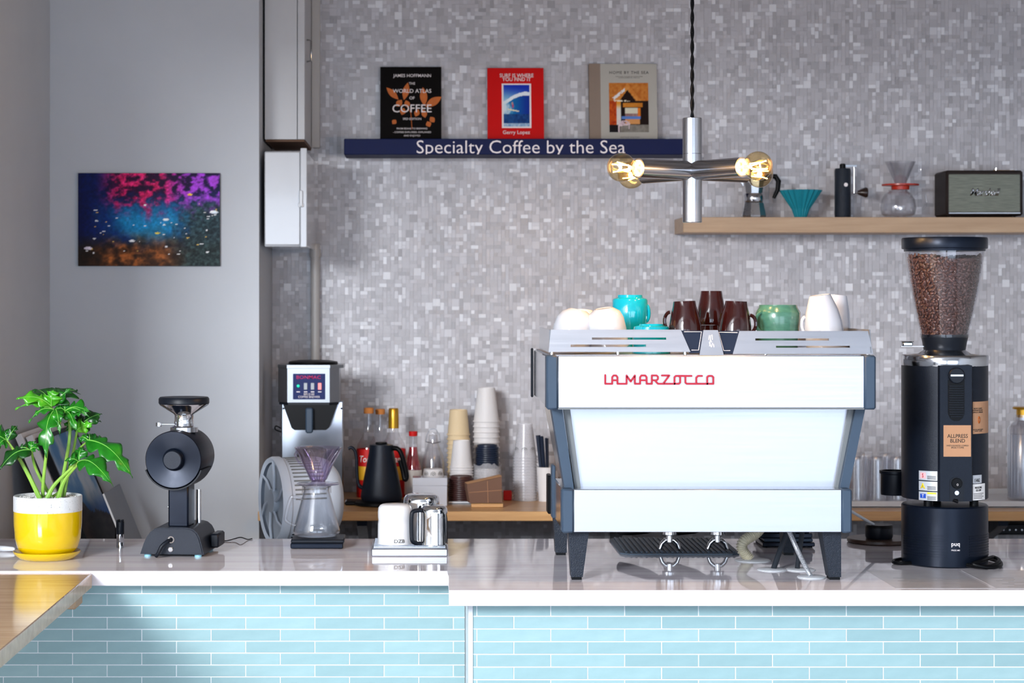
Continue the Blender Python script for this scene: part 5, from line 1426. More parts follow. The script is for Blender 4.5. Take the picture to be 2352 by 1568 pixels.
# left leaves
G((72, 1033, d0-.03), (-2, 1060, d0-.06), .024, leaf_d, 2.2, .016, (-.1, -.75, .65), .3, .5); G((72, 1032, d0-.03), (92, 1026, d0-.04), .012, leaf_m, 1.2, .006, (.1, -.7, .7)); G((72, 1034, d0-.03), (74, 1008, d0-.01), .018, leaf_m, 1.5, .005, (0, -.9, .3)); G((70, 1034, d0-.03), (40, 1022, d0-.03), .018, leaf_d, 1.5, .006, (0, -.8, .5))
G((16, 1012, d0-.02), (39, 968, d0), .016, leaf_d, 1.5, .008, (.3, -.9, .3)); G((16, 1012, d0-.02), (-40, 985, d0-.04), .034, leaf_m, 2, .012, (-.2, -.8, .5)); G((15, 1012, d0-.02), (-12, 1024, d0-.05), .02, leaf_m, 1.4, .01, (0, -.8, .5)); G((16, 1012, d0-.02), (8, 984, d0-.01), .02, leaf_m, 1.5, .005, (0, -.9, .3))
stalk([(98, 1144, d0), (100, 1100, d0-.01), (110, 1010, d0-.02), (119, 931, d0)], .0046)
stalk([(138, 1144, d0+.01), (146, 1090, d0+.01), (158, 1020, d0), (160, 975, d0), (150, 944, d0)], .005)
stalk([(146, 1144, d0+.02), (158, 1080, d0+.02), (168, 1040, d0+.03), (177, 988, d0+.02)])
stalk([(108, 1144, d0-.02), (128, 1110, d0-.02), (180, 1060, d0-.04)], .006)
stalk([(134, 1144, d0-.01), (150, 1100, d0-.02), (182, 1062, d0-.04)], .0065)
stalk([(92, 1146, d0-.02), (68, 1096, d0-.02), (40, 1046, d0-.02), (16, 1012, d0-.02)], .006)
stalk([(120, 1144, d0+.02), (98, 1108, d0+.01), (80, 1070, d0), (72, 1033, d0-.03)])
stalk([(118, 1143, d0+.03), (142, 1120, d0+.05), (176, 1040, d0+.02), (202, 1012, d0-.01)], .004, .002)
t2 = T('plant_saucer', 'yellow glazed saucer under the speckled plant pot', 'saucer', 108, ZT+.0002, DPL)
t2.solo(B().lathe([(0, 0), (60*t2.s, 0), (66*t2.s, .004), (76*t2.s, .0135), (77*t2.s, .018), (75*t2.s, .0185), (64*t2.s, .0085), (0, .0075)], 56), yellow)

t = T('white_pen', 'small white tapered tool lying at the far left edge of the counter', 'tool', 10, ZT+.0072, 4.86)
t.solo(B().tube([(-.055, .02, 0), (-.02, .008, 0), (.0, 0, 0), (.022, -.006, 0), (.027, -.0075, 0)], [.006, .0068, .0068, .005, .0025], 12), white_pl)
t = T('steel_tube_tool', 'upright black and steel tube tool standing beside the small grinder', 'tool', 276, ZT+.0002, 4.935)
B().lathe(t.prof([(0, None), (8.5, None), (8.5, 1246), (8, 1245), (8, 1244), (8.5, 1243), (8.5, 1226), (0, 1226)]), 24).done('steel_body', steel_p, t.e)
b = B(); b.lathe(t.prof([(0, 1226), (9, 1226), (9.5, 1224), (9.5, 1198), (0, 1198)]), 24)
for k in range(4):
    a = k*PI/2+.5; b.cyl(2.2*t.s, t.w(1198), t.w(1193), 8, (6.8*t.s*math.cos(a), 6.8*t.s*math.sin(a), 0))
b.done('black_grip', black_pl, t.e)
t = T('thin_cable', 'thin dark cable trailing over the counter edge behind the small grinder', 'cable', 520, ZT+.0012, 5.06)
t.solo(B().tube(smooth_path([(-.02, .03, .0008), (.0, .0, .0008), (.02, .02, .004), (.035, .01, .008), (.05, .03, .0008), (.06, .045, .0008)]), .0013, 6), black_pd)

# ---------------------------------------------------------------- pour-over set
t = T('coffee_scale', 'dark slim coffee scale under the glass pour over server', 'scale', 728, ZT+.0002, 4.91)
B().box(t.u(667), t.u(788), 0, .112, .001, .0135, .002).done('body', black_mt, t.e)
B().box(t.u(668), t.u(790), -.001, .113, .0145, .0225, .002).done('platform', black_pl, t.e)
B().box(t.u(670), t.u(786), .002, .11, .0130, .0150).done('gap', black_pd, t.e, smooth=False)
for x in (676, 780):
    for y in (.012, .1): B().cyl(.006, 0, .0015, 10, (t.u(x), y, 0)).done('foot', black_pd, t.e)
ZSC = ZT+.0232
t = T('glass_server', 'clear conical glass coffee server on the dark scale', 'glass server', 727, ZSC, 4.968)
sv = [(30, None), (48, 1229), (54, 1221), (54, 1216), (49, 1198), (40, 1165), (32, 1136), (29, 1126), (30, 1119), (37, 1114)]
B().lathe([(0, 0)]+t.prof(sv)+t.prof([(r-1.6, (y if y else 1231)) for r, y in sv[::-1]])+[(0, .0025)], 48).done('bowl', clear, t.e)
B().tube(smooth_path([(-33*t.s, -.004, t.w(1146)), (-50*t.s, -.006, t.w(1141)), (-59*t.s, -.006, t.w(1144)), (-70*t.s, -.006, t.w(1184)), (-68*t.s, -.006, t.w(1196)), (-52*t.s, -.006, t.w(1205)), (-46*t.s, -.004, t.w(1206))], 5), .0042, 10).done('handle', clear_t, t.e)
B().lathe(t.prof([(33, 1131), (34, 1131), (33.5, 1118), (32.5, 1118)]), 40).done('neck_band', clear_t, t.e)
zd = ZSC+t.w(1114)+.0005
t = T('cone_dripper', 'violet tinted clear plastic cone dripper on the glass server', 'dripper', 731, zd, 4.968)
B().lathe(t.prof([(14, 1106), (20, 1100), (31, 1075), (44, 1046), (51, 1034), (54, 1029), (54.5, 1027), (52.5, 1028), (42, 1046), (29, 1075), (18, 1100), (13, 1106)]), 48).done('cone', violet, t.e)
fl = B().lathe([(0, .0)]+t.prof([(29, None), (30, 1112), (48, 1112), (50, 1110.5), (48, 1109), (24, 1108), (15, 1104), (0, 1104)]), 48).done('flange', violet, t.e)
b = B()
for k in range(18):
    P_ = []
    for i in range(9):
        q = i/8; a = 2*PI*k/18+q*.55; r = (14+38*q)*t.s; z = t.w(1103-70*q); P_.append((r*math.cos(a), r*math.sin(a), z))
    b.tube(P_, .0011, 5)
b.done('ribs', violet, t.e, 'spiral ribs')
B().tube(smooth_path([(-50*t.s, .006, t.w(1038)), (-54*t.s, .02, t.w(1046)), (-46*t.s, .03, t.w(1064)), (-32*t.s, .02, t.w(1074))], 5), .003, 8).done('handle', violet, t.e)

# ---------------------------------------------------------------- milk pitchers on a steel tray
t = T('steel_drip_tray', 'shallow steel drip tray holding three upturned milk pitchers', 'tray', 940, ZT+.0002, 4.77)
zt_ = t.w(1258)
B().box(t.u(853), t.u(1028), 0, .20, 0, zt_-.002, .002).done('tray', steel, t.e)
B().box(t.u(856), t.u(1025), .003, .197, zt_-.003, zt_, .001).done('grid_plate', steel_dk, t.e)
for k in range(12):
    B().box(t.u(858), t.u(1023), .012+k*.0155, .015+k*.0155, zt_, zt_+.0012).done('grid_bar', steel_p, t.e, smooth=False)
ZTY = ZT+zt_+.0015
def pitcher(label, x, d, hw, ytop, mat, hnd=None, hmat=None, lip=False):
    t = T('milk_pitcher', label, 'milk pitcher', x, ZTY, d, 'upturned milk pitchers on the tray')
    yb = CY+(EYE-ZTY)/t.s; H = yb-ytop
    rows = [(0, ytop), (hw*.72, ytop), (hw*.86, ytop+2.5), (hw*.96, ytop+8), (hw*.985, ytop+18), (hw*.985, ytop+30), (hw*.955, ytop+37), (hw*.985, ytop+44), (hw, yb-4), (hw*1.02, None), (hw*.96, None), (hw*.94, ytop+44), (hw*.9, ytop+12), (0, ytop+5)]
    if not lip: rows = [r for r in rows if r[1] is None or not (ytop+30 < r[1] < ytop+40)]
    B().lathe(t.prof(rows), 48).done('jug', mat, t.e)
    if hnd:
        sg, y0, y1, out = hnd
        P_ = [(sg*(hw*.9)*t.s, -.012, t.w(y0)), (sg*(hw+out*.75)*t.s, -.018, t.w(y0+2)), (sg*(hw+out)*t.s, -.02, t.w(y0+14)), (sg*(hw+out)*t.s, -.02, t.w(y1-22)), (sg*(hw+out*.8)*t.s, -.018, t.w(y1-6)), (sg*(hw*.9)*t.s, -.012, t.w(y1))]
        B().tube(smooth_path(P_, 5), .0052, 10).done('handle', hmat, t.e)
    return t
tw_ = pitcher('white enamel milk pitcher upside down on the steel tray', 907, 4.85, 39.5, 1157, white_pt, lip=True)
r_ = 40*tw_.s
text(tw_.e, 'maker_mark', 'DZB', letter_g, (tw_.u(918), -r_*math.cos(math.asin(tw_.u(918)/r_)), tw_.w(1238)), 25*tw_.s, 8*tw_.s, .0004, .02, cyl=(0, 0, r_+.0006))
pitcher('shiny steel milk pitcher with black handle in front on the tray', 997, 4.84, 31.5, 1160, chrome, (-1, 1170, 1248, 20), black_pl)
pitcher('shiny steel milk pitcher standing behind the other two pitchers', 968, 4.92, 42, 1134, chrome)

# ---------------------------------------------------------------- fan
t = T('floor_fan', 'white drum shaped fan on a pole behind the pour over set', 'fan', 690, 0, 5.5)
fc = Vector(t.p(628, 1150, 5.44)); ax = Vector((-.93, -.36, 0)).normalized()
M = Matrix.Translation(fc) @ ax.to_track_quat('X', 'Z').to_matrix().to_4x4()
RF = .118
def fb(): q = B(); q.m = M; return q
fb().lathe([(RF-.016, .004), (RF-.004, .008), (RF, 0), (RF, -.016), (RF-.004, -.02), (RF-.004, -.125), (RF-.012, -.15), (RF-.035, -.17), (0, -.175)], 64, (0, 0, 0), 'x').done('housing', fan_pl, t.e)
fb().lathe([(0, -.006), (RF-.014, -.006), (RF-.014, -.012), (0, -.012)], 48, (0, 0, 0), 'x').done('grille_disc', grey_pl, t.e)
fb().lathe([(0, .008), (.030, .008), (.033, .004), (.033, -.006), (0, -.006)], 32, (0, 0, 0), 'x').done('hub_cap', grey_pl, t.e)
for k in range(6):
    a = k*PI/3+.25
    fb().tube([(.003, .028*math.cos(a-.25), .028*math.sin(a-.25)), (.004, .07*math.cos(a), .07*math.sin(a)), (.003, (RF-.010)*math.cos(a+.2), (RF-.010)*math.sin(a+.2))], .0035, 6).done('spoke', fan_pl, t.e)
for k in range(16):           # vent slots on the side that faces the viewer
    a = math.radians(100-k*6.2)
    # side toward the viewer: local y axis sign chosen so that it faces -Y in the world
    vy = -1 if (M.to_3x3() @ Vector((0, 1, 0))).y > 0 else 1
    q = fb(); c_, s2_ = math.cos(a), math.sin(a)
    rr0, rr1 = RF-.0045, RF-.0028
    w0 = .0022
    pts_ = []
    for rr2 in (rr0, rr1):
        for xx in (-.027, -.112):
            for dw in (-w0, w0):
                aa = a+dw/RF; pts_.append((xx, vy*rr2*math.cos(aa), rr2*math.sin(aa)))
    q.add(pts_, [(0, 1, 3, 2), (4, 6, 7, 5), (0, 4, 5, 1), (2, 3, 7, 6), (0, 2, 6, 4), (1, 5, 7, 3)]).done('vent_slot', grey_edge, t.e, smooth=False)
for k in range(4):
    a = math.radians(-46-k*6)
    vy = -1 if (M.to_3x3() @ Vector((0, 1, 0))).y > 0 else 1
    q = fb(); pts_ = []
    for rr2 in (RF-.0045, RF-.0028):
        for xx in (-.027, -.06+.006*k):
            for dw in (-.002, .002):
                aa = a+dw/RF; pts_.append((xx, vy*rr2*math.cos(aa), rr2*math.sin(aa)))
    q.add(pts_, [(0, 1, 3, 2), (4, 6, 7, 5), (0, 4, 5, 1), (2, 3, 7, 6), (0, 2, 6, 4), (1, 5, 7, 3)]).done('vent_slot', black_pl, t.e, smooth=False)
pc = fc-ax*.085
B().cyl(.014, .02, fc.z-RF+.01, 16, (pc.x, pc.y, 0)).done('pole', fan_pl, t.e)
B().lathe([(0, 0), (.14, 0), (.145, .006), (.12, .016), (.03, .024), (0, .024)], 40, (pc.x, pc.y, 0)).done('base', fan_pl, t.e)

# ---------------------------------------------------------------- back counter: brewer, kettle, bottles
ZBc = ZB+.0004
t = T('coffee_brewer', 'steel drip coffee brewer with navy control panel in the corner', 'coffee brewer', 712, ZBc, 6.16)
e = t.e
bx0, bx1 = t.u(641), t.u(785)
B().box(bx0, bx1, .10, .16, .012, t.w(925), .003).done('back_plate', steel_p, e)
B().box(bx0, bx1, .0, .16, 0, .012, .003).done('base', steel_dk, e)
hd = [(t.u(637), .16), (t.u(637), .035), (t.u(660), .0), (t.u(757), .0), (t.u(778), .035), (t.u(778), .16)]
B().prism(hd, t.w(924), t.w(846), 'z').done('head', steel_br, e, smooth=False)
hd2 = [(t.u(636), .162), (t.u(636), .033), (t.u(659), -.003), (t.u(758), -.003), (t.u(788), .033), (t.u(788), .162)]
B().prism(hd2, t.w(845.5), t.w(838), 'z').done('head_rim', steel_br, e, smooth=False)
B().prism([(a, c) for a, c in [(t.u(639), .12), (t.u(639), .04), (t.u(661), .006), (t.u(756), .006), (t.u(776), .04), (t.u(776), .12)]], t.w(930), t.w(924), 'z').done('head_underside', black_pl, e, smooth=False)
B().lathe([(0, t.w(838)), (.074, t.w(838)), (.076, t.w(836)), (.074, t.w(832)), (.05, t.w(829)), (0, t.w(829))], 40, (t.u(716), .085, 0)).done('lid', black_pd, e)
cp = B().box(t.u(673), t.u(747), -.002, .001, t.w(917), t.w(858), .001).done('control_panel', indigo, e, 'navy control panel')
text(cp, 'brand', 'BONMAC', mag_print, (t.u(709), -.0021, t.w(866)), 56*t.s, 8*t.s, .0004, .03)
text(cp, 'model_text', 'BM-2100\nCOFFEE BREWER', letter_w, (t.u(710), -.0021, t.w(908)), 50*t.s, 11*t.s, .0003, .01)
B().ball(.0045, (t.u(685), -.002, t.w(886)), 12, 8, (1, .5, 1)).done('lamp', led_green, cp)
for px, m_ in ((702, btn_grey), (718, btn_grey), (734.5, btn_pink)):
    B().box(t.u(px-4), t.u(px+4), -.005, -.001, t.w(894.5), t.w(879), .0008).done('switch', m_, cp)
for px in (685, 702, 718, 734.5):
    B().box(t.u(px-4), t.u(px+4), -.0024, -.0018, t.w(900.5), t.w(898.5)).done('switch_caption', letter_w, cp, smooth=False)
fbk = [(t.u(650), t.w(930)), (t.u(774), t.w(930)), (t.u(755), t.w(983)), (t.u(748), t.w(988)), (t.u(676), t.w(988)), (t.u(669), t.w(983))]
B().prism(fbk, .01, .10, 'y').done('filter_basket', black_pd, e, ang=30)
B().box(t.u(702), t.u(719), -.012, .012, t.w(994), t.w(936), .004).done('basket_handle', slate_bl, e)
for px in (646, 781): B().cyl(.003, .098, .1, 10, (t.u(px), 0, t.w(942)), 'y').done('screw', black_pd, e)
B().tube(smooth_path([(bx0-.001, .12, t.w(990)), (bx0-.018, .12, t.w(984)), (bx0-.02, .12, t.w(992)), (bx0-.001, .12, t.w(998))]), .002, 6).done('side_wire', black_pd, e)
t = T('coffee_decanter', 'glass decanter with black lid standing inside the brewer', 'decanter', 712, ZBc+.0125, 6.215)
B().lathe([(0, 0), (.045, 0), (.05, .006), (.052, .05), (.047, .09), (.036, .12), (.036, .123), (.034, .12), (.045, .09), (.05, .05), (.048, .008), (0, .003)], 36).done('bowl', clear_t, t.e)
B().lathe([(0, .12), (.040, .12), (.042, .125), (.036, .155), (.0, .16)], 32).done('lid', black_pd, t.e)
B().box(.03, .046, -.012, .012, .02, .15, .004).done('handle', black_pd, t.e)

t = T('kettle_base', 'black electric base plate under the gooseneck kettle', 'kettle base', 868, ZBc, 6.19)
b = B(); b.lathe([(0, 0), (.078, 0), (.082, .003), (.080, .010), (.066, .015), (0, .015)], 40, (.008, .0, 0)); b.box(-.10, -.04, -.02, .06, 0, .012, .004)
t.solo(b, black_pd)
t = T('gooseneck_kettle', 'matte black gooseneck kettle on the back counter', 'kettle', 876, ZBc+.0155, 6.19)
B().lathe([(0, 0)]+t.prof([(46, None), (48, 1139), (47, 1132), (42, 1105), (35, 1070), (29, 1040), (27.5, 1025), (27, 1021), (14, 1019), (0, 1019)]), 44).done('body', black_po, t.e)
B().lathe([(0, t.w(1020))]+t.prof([(13, 1020), (14, 1018), (13, 1015), (0, 1014)]), 24).done('lid_knob', black_pd, t.e)
B().tube(smooth_path([(-40*t.s, -.005, t.w(1122)), (-52*t.s, -.006, t.w(1112)), (-56*t.s, -.006, t.w(1085)), (-57*t.s, -.006, t.w(1052)), (-61*t.s, -.006, t.w(1034)), (-69*t.s, -.006, t.w(1027)), (-76*t.s, -.006, t.w(1030))]), [.006]*8+[.0048]*41, 10).done('spout', black_po, t.e)
B().tube(smooth_path([(24*t.s, -.006, t.w(1028)), (38*t.s, -.014, t.w(1030)), (46*t.s, -.016, t.w(1042)), (54*t.s, -.014, t.w(1070)), (58*t.s, -.012, t.w(1092)), (54*t.s, -.01, t.w(1100)), (50*t.s, -.008, t.w(1082)), (43*t.s, -.01, t.w(1056))], 6), .0075, 10).done('handle', black_pd, t.e)

def bottle(name, label, x, d, rows, cap_rows, cap_mat, gl=clear_t, liquid=None, liq_mat=None, grp=None, foil=None):
    t = T(name, label, 'bottle', x, ZBc, d, grp)
    B().lathe([(0, 0)]+t.prof(rows), 32).done('glass', gl, t.e)
    if liquid:
        B().lathe([(0, .003)]+t.prof(liquid)+[(0, t.w(liquid[-1][1]))], 28).done('contents', liq_mat, t.e)
    B().lathe([(0, t.w(cap_rows[0][1]))]+t.prof(cap_rows)+[(0, t.w(cap_rows[-1][1]))], 24).done('cap', cap_mat, t.e)
    return t
SY = [(26, None), (27.5, 1140), (27.5, 1030), (25, 1018), (16, 1003), (11.5, 992), (10.5, 975), (10, 947)]
for x, d, lab, cap_m, cap_ in ((847, 6.44, 'syrup bottle with cork cap and red label nearest the brewer', cork, [(11, 949), (11.5, 946), (11.5, 938), (10, 936)]), (873.5, 6.50, 'middle syrup bottle with cork cap behind the kettle', cork, [(10.5, 951), (11, 949), (11, 941), (10, 939)]), (904, 6.44, 'syrup bottle with gold foil neck behind the kettle', gold, [(12, 983), (12, 960), (11.5, 940), (10, 937)])):
    t = bottle('syrup_bottle', lab, x, d, SY, cap_, cap_m, grp='syrup bottles behind the kettle')
    lb = B().lathe(t.prof([(27.6, 1140), (28, 1139), (28, 1031), (27.6, 1030)]), 32).done('label', label_red, t.e, 'red bottle label')
    B().lathe(t.prof([(28.1, 1100), (28.4, 1099), (28.4, 1070), (28.1, 1069)]), 32).done('label_band', label_yel, lb, 'yellow fruit band')
    rl = 28.4*t.s
    text(lb, 'label_text', 'Torani', letter_w, (0, -rl, t.w(1052)), 44*t.s, 15*t.s, .0004, .02, shear=.2, cyl=(0, 0, rl))
t = bottle('grenadine_bottle', 'small red syrup bottle with red cap beside the kettle', 949, 6.34, [(18, None), (19.5, 1145), (19.5, 1078), (17, 1066), (11.5, 1040), (9.5, 1022), (8.5, 1000)], [(9.5, 1001), (10, 998), (10, 991), (9, 990)], label_red, liquid=[(17.5, 1146), (18.5, 1140), (18.5, 1078), (16, 1066), (10.5, 1040), (9, 1026)], liq_mat=red_syr)
B().lathe(t.prof([(19.6, 1135), (20, 1134), (20, 1079), (19.6, 1078)]), 28).done('label', label_wh, t.e, 'white bottle label')
t = bottle('swing_top_bottle', 'empty clear swing top bottle next to the small red bottle', 995, 6.44, [(24, None), (26, 1135), (26, 1062), (23, 1045), (16, 1028), (11, 1015), (10, 1004), (10.5, 1000), (9, 999), (9, 1016), (14, 1030), (24.5, 1062), (24.5, 1134)], [(9, 1000), (10, 997), (9, 989), (6, 986)], clear_t)
b = B()
for sg in (-1, 1):
    b.tube([(sg*11*t.s, 0, t.w(1016)), (sg*17*t.s, 0, t.w(1014)), (sg*14*t.s, 0, t.w(998)), (sg*7*t.s, 0, t.w(986)), (0, 0, t.w(984))], .0011, 6)
b.tube([(-17*t.s, -.002, t.w(1014)), (0, -.018, t.w(1017)), (17*t.s, -.002, t.w(1014))], .0011, 6)
b.done('wire_bail', steel_p, t.e)

# ---------------------------------------------------------------- paper goods
t = T('white_box', 'plain glossy white box standing on the back counter', 'box', 987.5, ZBc, 6.15)
hb = t.w(1097)
B().box(t.u(948), t.u(1027), 0, .075, 0, hb*.72, .001).done('body', porcelain, t.e); B().box(t.u(947.5), t.u(1027.5), -.0006, .0756, hb*.72, hb, .001).done('lid', porcelain, t.e)
def ring_print(b, c, z, r, a, rr, tk):
    """printed ring on a cup wall"""
    n = 18; P_ = []
    for i in range(n):
        q = 2*PI*i/n; aa = a+rr*math.cos(q)/r; P_.append((c[0]+r*math.sin(aa), c[1]-r*math.cos(aa), z+rr*math.sin(q)))
    b.tube(P_, tk, 4, closed=True); return b
t = T('paper_cup', 'upturned white paper cup with ring logos behind the white box', 'cup', 995, ZBc, 6.33)
rows = [(21, 1076), (22, 1077), (26, 1105), (29, None), (28, None), (25, 1105), (21, 1079)]
B().lathe([(0, t.w(1076))]+t.prof(rows)+[(0, t.w(1079))], 36).done('wall', paper_cup, t.e)
b = B()
for a in (-.75, .0, .75): ring_print(b, (0, 0), t.w(1087), 23.8*t.s, a, 5.5*t.s, .0006); ring_print(b, (0, 0), t.w(1087), 23.8*t.s, a, 2.4*t.s, .0008)
b.done('ring_logo', letter_k, t.e)

ORD = ['first', 'second', 'third', 'fourth', 'fifth', 'sixth', 'seventh', 'eighth', 'ninth', 'tenth', 'eleventh', 'twelfth', 'thirteenth', 'fourteenth', 'fifteenth', 'sixteenth']
def stack(name, cat, x, d, z0, n, dz, me, lab_top, lab_rest, group, jit=0.0):
    r = random.Random(n*7+int(x))
    for k in range(n):
        o = bpy.data.objects.new(name, me); COL.objects.link(o)
        o.location = ((x-CX)*d/F+r.uniform(-jit, jit), d+r.uniform(-jit, jit), z0+k*dz)
        tag(o, lab_top if k == n-1 else ORD[n-1-k]+' '+lab_rest, cat, group)
def cup_up(rt, rb, h, mat, nm):
    """paper cup standing on its rim: narrow closed end up"""
    return B().lathe([(0, h-.004), (rt-.001, h-.004), (rt-.001, h), (rt, h), (rb, .004), (rb+.0022, .004), (rb+.003, .002), (rb+.0022, 0), (rb-.0006, 0), (rb-.0006, .004), (rt-.0012, h-.004)], 32).mesh(nm, mat, True, 50)
def px(d, n): return n*d/F
d = 6.47; kraft_me = cup_up(px(d, 20), px(d, 25), .080, kraft_cup, 'paper_cup')
stack('paper_cup', 'cup', 1053, d, ZBc, 14, .0148, kraft_me, 'topmost kraft paper cup of the tan stack', 'kraft paper cup from the top of the tan cup stack', 'kraft paper cups in a stack')
d = 6.37; wh_me = cup_up(px(d, 19), px(d, 25.5), .084, paper_cup, 'paper_cup')
stack('paper_cup', 'cup', 1060, d, ZBc, 13, .0082, wh_me, 'topmost white paper cup of the short stack before the kraft cups', 'white paper cup from the top of the short stack before the kraft cups', 'short stack of white paper cups')
d = 6.50; ta_me = cup_up(px(d, 20), px(d, 29), .108, paper_cup, 'paper_cup')
stack('paper_cup', 'cup', 1117, d, ZBc, 15, .0166, ta_me, 'topmost white paper cup of the tallest cup stack', 'white paper cup from the top of the tallest cup stack', 'tallest stack of white paper cups')
def lid_mesh(r, h, mat, nm):
    return B().lathe([(0, h*.8), (r*.72, h*.8), (r*.76, h), (r*.84, h), (r*.88, h*.45), (r*.97, h*.4), (r, h*.2), (r, 0), (r*.95, 0), (r*.85, h*.4), (r*.7, h*.7), (0, h*.7)], 28).mesh(nm, mat, True, 50)
d = 6.24
stack('cup_lid', 'lid', 1059, d, ZBc+.004, 12, .0062, lid_mesh(px(d, 30), .012, brown_lid, 'cup_lid'), 'topmost brown cup lid of the brown stack', 'brown plastic lid from the top of the brown lid stack', 'stacked brown cup lids', .0012)
d = 6.38
stack('cup_lid', 'lid', 1119, d, ZBc, 11, .0085, lid_mesh(px(d, 29), .012, bag_pl, 'cup_lid'), 'topmost clear cup lid under the black lids', 'clear plastic lid from the top of the pale lid stack', 'stacked clear cup lids', .001)
stack('cup_lid', 'lid', 1119, d, ZBc+11*.0085+.003, 10, .0066, lid_mesh(px(d, 27), .013, black_lid, 'cup_lid'), 'topmost black cup lid of the black stack', 'black plastic lid from the top of the black lid stack', 'stacked black cup lids', .0008)
t = T('lid_bag', 'crinkled clear plastic bag around the stack of clear lids', 'plastic bag', 1119, ZBc, 6.38)
b = B(); n = 40; rows_ = []
bg_r = random.Random(4)
for j in range(9):
    z = .108*j/8
    rows_.append([((px(6.38, 31)+bg_r.uniform(.0003, .0022)+(.002 if j == 8 else 0))*math.cos(2*PI*i/n), (px(6.38, 31)+bg_r.uniform(.0003, .0022))*math.sin(2*PI*i/n), z+(bg_r.uniform(-.006, .006) if j == 8 else 0)) for i in range(n)])
vs = [p for r in rows_ for p in r]; fs = [(k*n+i, k*n+(i+1) % n, (k+1)*n+(i+1) % n, (k+1)*n+i) for k in range(8) for i in range(n)]
b.add(vs, fs); t.solo(b, clear_pl)
t = T('white_tray', 'thin white tray under the brown lids and cups', 'tray', 1100, ZBc-.0001, 6.2)
b = B(); b.box(t.u(1030), t.u(1148), -.0, .004, 0, .009, .001); b.box(t.u(1030), t.u(1148), .0, .075, 0, .0035)
t.solo(b, white_pl)
# tied bundle of cup sleeves
t = T('sleeve_bundle', 'tied bundle of flat brown cup sleeves tilted on a wooden coaster', 'cup sleeves', 1118, ZBc+.0135, 6.11, rz=.12)
hb, wb = .062, .094
vs2 = [(-wb/2-.004, 0), (wb/2, 0), (wb/2-.002, .078), (-wb/2-.012, .056), (-wb/2-.012, .045)]
B().prism(vs2, 0, .055, 'y').done('sleeves', sleeve_m, t.e, smooth=False)
for k in range(7):
    q = .003+k*.0072
    B().prism([(vs2[2][0]+.001, .079), (vs2[3][0], .057), (vs2[3][0], .0585), (vs2[2][0]+.001, .0805)], q, q+.005, 'y').done('sleeve_edge', sleeve_e, t.e, smooth=False)
B().tube([(.004, -.0008, .0), (-.004+.006, -.0008, .066)], .0009, 5).done('string', kraft, t.e, 'pale string'); B().tube([(-wb/2-.006, -.0008, .032), (wb/2, -.0008, .038)], .0009, 5).done('string', kraft, t.e, 'pale string')
t = T('wooden_coaster', 'small orange wooden coaster under the brown sleeves', 'coaster', 1119, ZBc, 6.12)
t.solo(B().box(-.048, .048, -.012, .065, 0, .012, .002), wood_b)
t = T('red_packet', 'small red packet beside the clear plastic cups', 'packet', 1166, ZBc, 6.32)
t.solo(B().box(-.013, .013, 0, .02, 0, .03, .002), label_red)
# clear cups
d = 6.33; cl_me = cup_up(px(d, 17), px(d, 27), .105, clear_pl, 'plastic_cup')
stack('plastic_cup', 'cup', 1206, d, ZBc, 16, .0088, cl_me, 'topmost clear plastic cup of the see through stack', 'clear plastic cup from the top of the see through stack', 'stacked clear plastic cups')
t = T('logo_sleeve', 'white paper band with ring logos around the clear cups', 'paper band', 1206, ZBc+.128, d)
B().lathe([(px(d, 24.5), 0), (px(d, 22.5), .048), (px(d, 22.0), .048), (px(d, 24), 0), (px(d, 24.5), 0)], 36).done('band', clear_pl, t.e)
b = B()
for a in (-1.0, -.1, .75): ring_print(b, (0, 0), .028, px(d, 24.2), a, .0085, .0008); ring_print(b, (0, 0), .028, px(d, 24.2), a, .004, .001)
b.done('ring_logo', letter_k, t.e)
t = T('straw_cup', 'white cup holding black stir sticks beside the espresso machine', 'cup', 1254, ZBc, 6.3)
t.solo(B().lathe([(0, 0), (.022, 0), (.029, .105), (.031, .106), (.028, .106), (.021, .003), (0, .003)], 32), paper_cup)
for k, (dx, dy, tl, ln) in enumerate(((-.012, 0, -.10, .2), (-.006, .008, -.09, .2), (.0, -.006, -.08, .198), (.005, .006, -.09, .196), (.010, -.002, -.05, .192), (.014, .004, -.03, .19))):
    t = T('stir_stick', 'flat black stir stick standing in the white cup', 'stir stick', 1254, ZBc+.004, 6.3, 'black stir sticks in the white cup')
    o = t.solo(B().box(-.0045, .0045, -.0008, .0008, 0, ln, .0004), black_lid); o.location.x += dx*.6; o.location.y += dy; o.rotation_euler = (0, tl, .2*k)

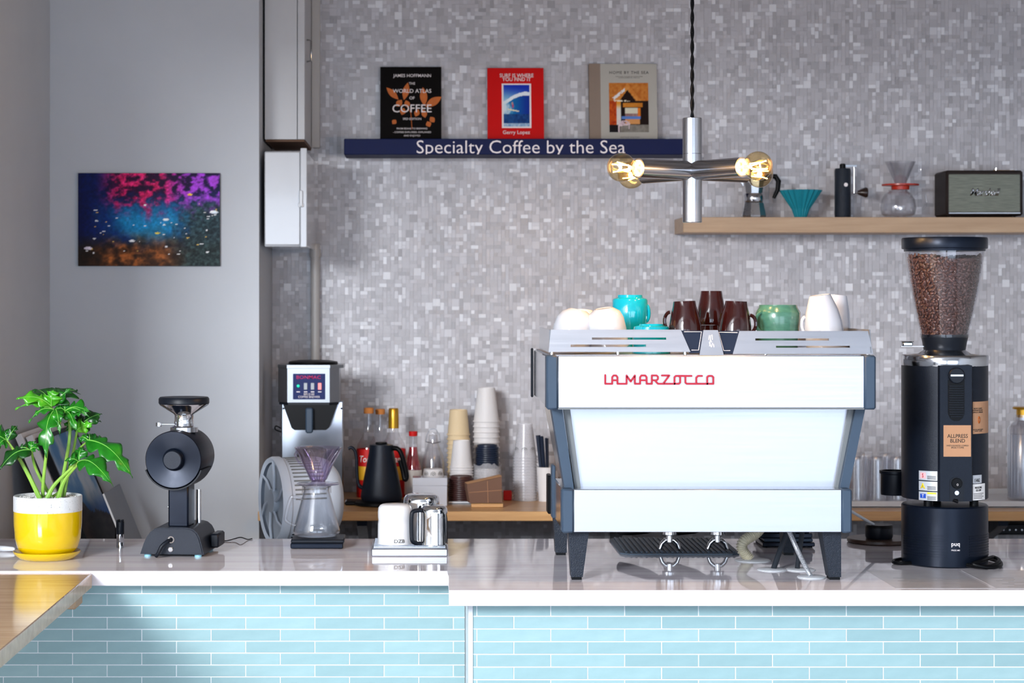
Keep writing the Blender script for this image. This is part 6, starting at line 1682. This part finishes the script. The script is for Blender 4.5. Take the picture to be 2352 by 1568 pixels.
# ---------------------------------------------------------------- right end of the back counter
t = T('white_tray', 'long low white tray under the upturned glasses', 'tray', 2160, ZBc, 6.1)
b = B(); b.box(t.u(1930), t.u(2420), 0, .40, 0, .004); b.box(t.u(1930), t.u(2420), 0, .004, 0, .020, .001); b.box(t.u(1930), t.u(2420), .396, .40, 0, .020); b.box(t.u(1930), t.u(1930)+.004, 0, .4, 0, .02)
t.solo(b, white_pl, smooth=False)
k = 0
for row, d in ((0, 6.22), (1, 6.34)):
    for x in ((1968, 2014, 2060, 2106) if row == 0 else (1985, 2035, 2085)):
        lab = ['front row upturned glass tumbler seen beside the espresso machine', 'second glass tumbler of the front row on the white tray', 'glass tumbler of the front row partly behind the dosing ring', 'glass tumbler of the front row hidden behind the tall grinder', 'back row glass tumbler nearest the espresso machine', 'middle glass tumbler of the back row on the white tray', 'back row glass tumbler nearest the tall grinder'][k]
        t = T('glass_tumbler', lab, 'glass', x, ZBc+.0045, d, 'upturned tumblers on the tray')
        b = B(); n = 32; out = []
        H = .142
        for z, r, fl in ((H, .0, 0), (H, .024, 0), (H-.004, .026, 0), (H-.012, .0268, .0006), (.06, .0285, .0007), (.05, .029, 0), (0, .0315, 0), (0, .0295, 0), (.06, .0268, 0), (H-.014, .0245, 0), (H-.016, 0, 0)):
            out.append((r, z))
        b.lathe(out, n); b.done('wall', tumbler, t.e)
        bb = B()
        for i in range(16):
            a = 2*PI*i/16; bb.tube([(.0266*math.cos(a), .0266*math.sin(a), H-.012), (.0288*math.cos(a), .0288*math.sin(a), .07)], .0012, 5)
        bb.done('fluting', tumbler, t.e); k += 1
t = T('glass_canister', 'ribbed glass water canister with metal lid at the far right', 'canister', 2349, ZBc+.0045, 6.3)
b = B(); H = t.w(975); n = 40
b.lathe([(0, 0), (.043, 0), (.045, .004), (.045, H-.012), (.036, H), (.022, H+.014), (.022, t.w(952)), (.020, t.w(952)), (.020, H+.014), (.034, H-.002), (.043, H-.014), (.043, .006), (0, .006)], n)
b.done('jar', tumbler, t.e)
bb = B()
for i in range(26):
    a = 2*PI*i/26; bb.tube([(.045*math.cos(a), .045*math.sin(a), .01), (.045*math.cos(a), .045*math.sin(a), H-.012), (.036*math.cos(a), .036*math.sin(a), H)], .0016, 5)
bb.done('ribs', tumbler, t.e)
B().lathe([(0, .007), (.0425, .007), (.0425, H-.03), (0, H-.03)], 32).done('milky_contents', frost_b, t.e)
B().lathe([(0, t.w(958)), (.019, t.w(958)), (.019, t.w(940)), (.030, t.w(939)), (.031, t.w(936)), (.028, t.w(934)), (0, t.w(933))], 32).done('lid', gold, t.e)
t = T('wall_device', 'black box device fixed to the wall below the back counter', 'device', 2330, EYE-(1228-CY)*6.45/F, 6.45)
B().box(t.u(2285), t.u(2420), 0, YW-.004-6.45, 0, .035, .004).done('housing', black_pl, t.e)
for k in range(4): B().cyl(.003, -.002, 0, 10, (t.u(2305+k*14), 0, .016), 'y').done('button', steel_dk, t.e)
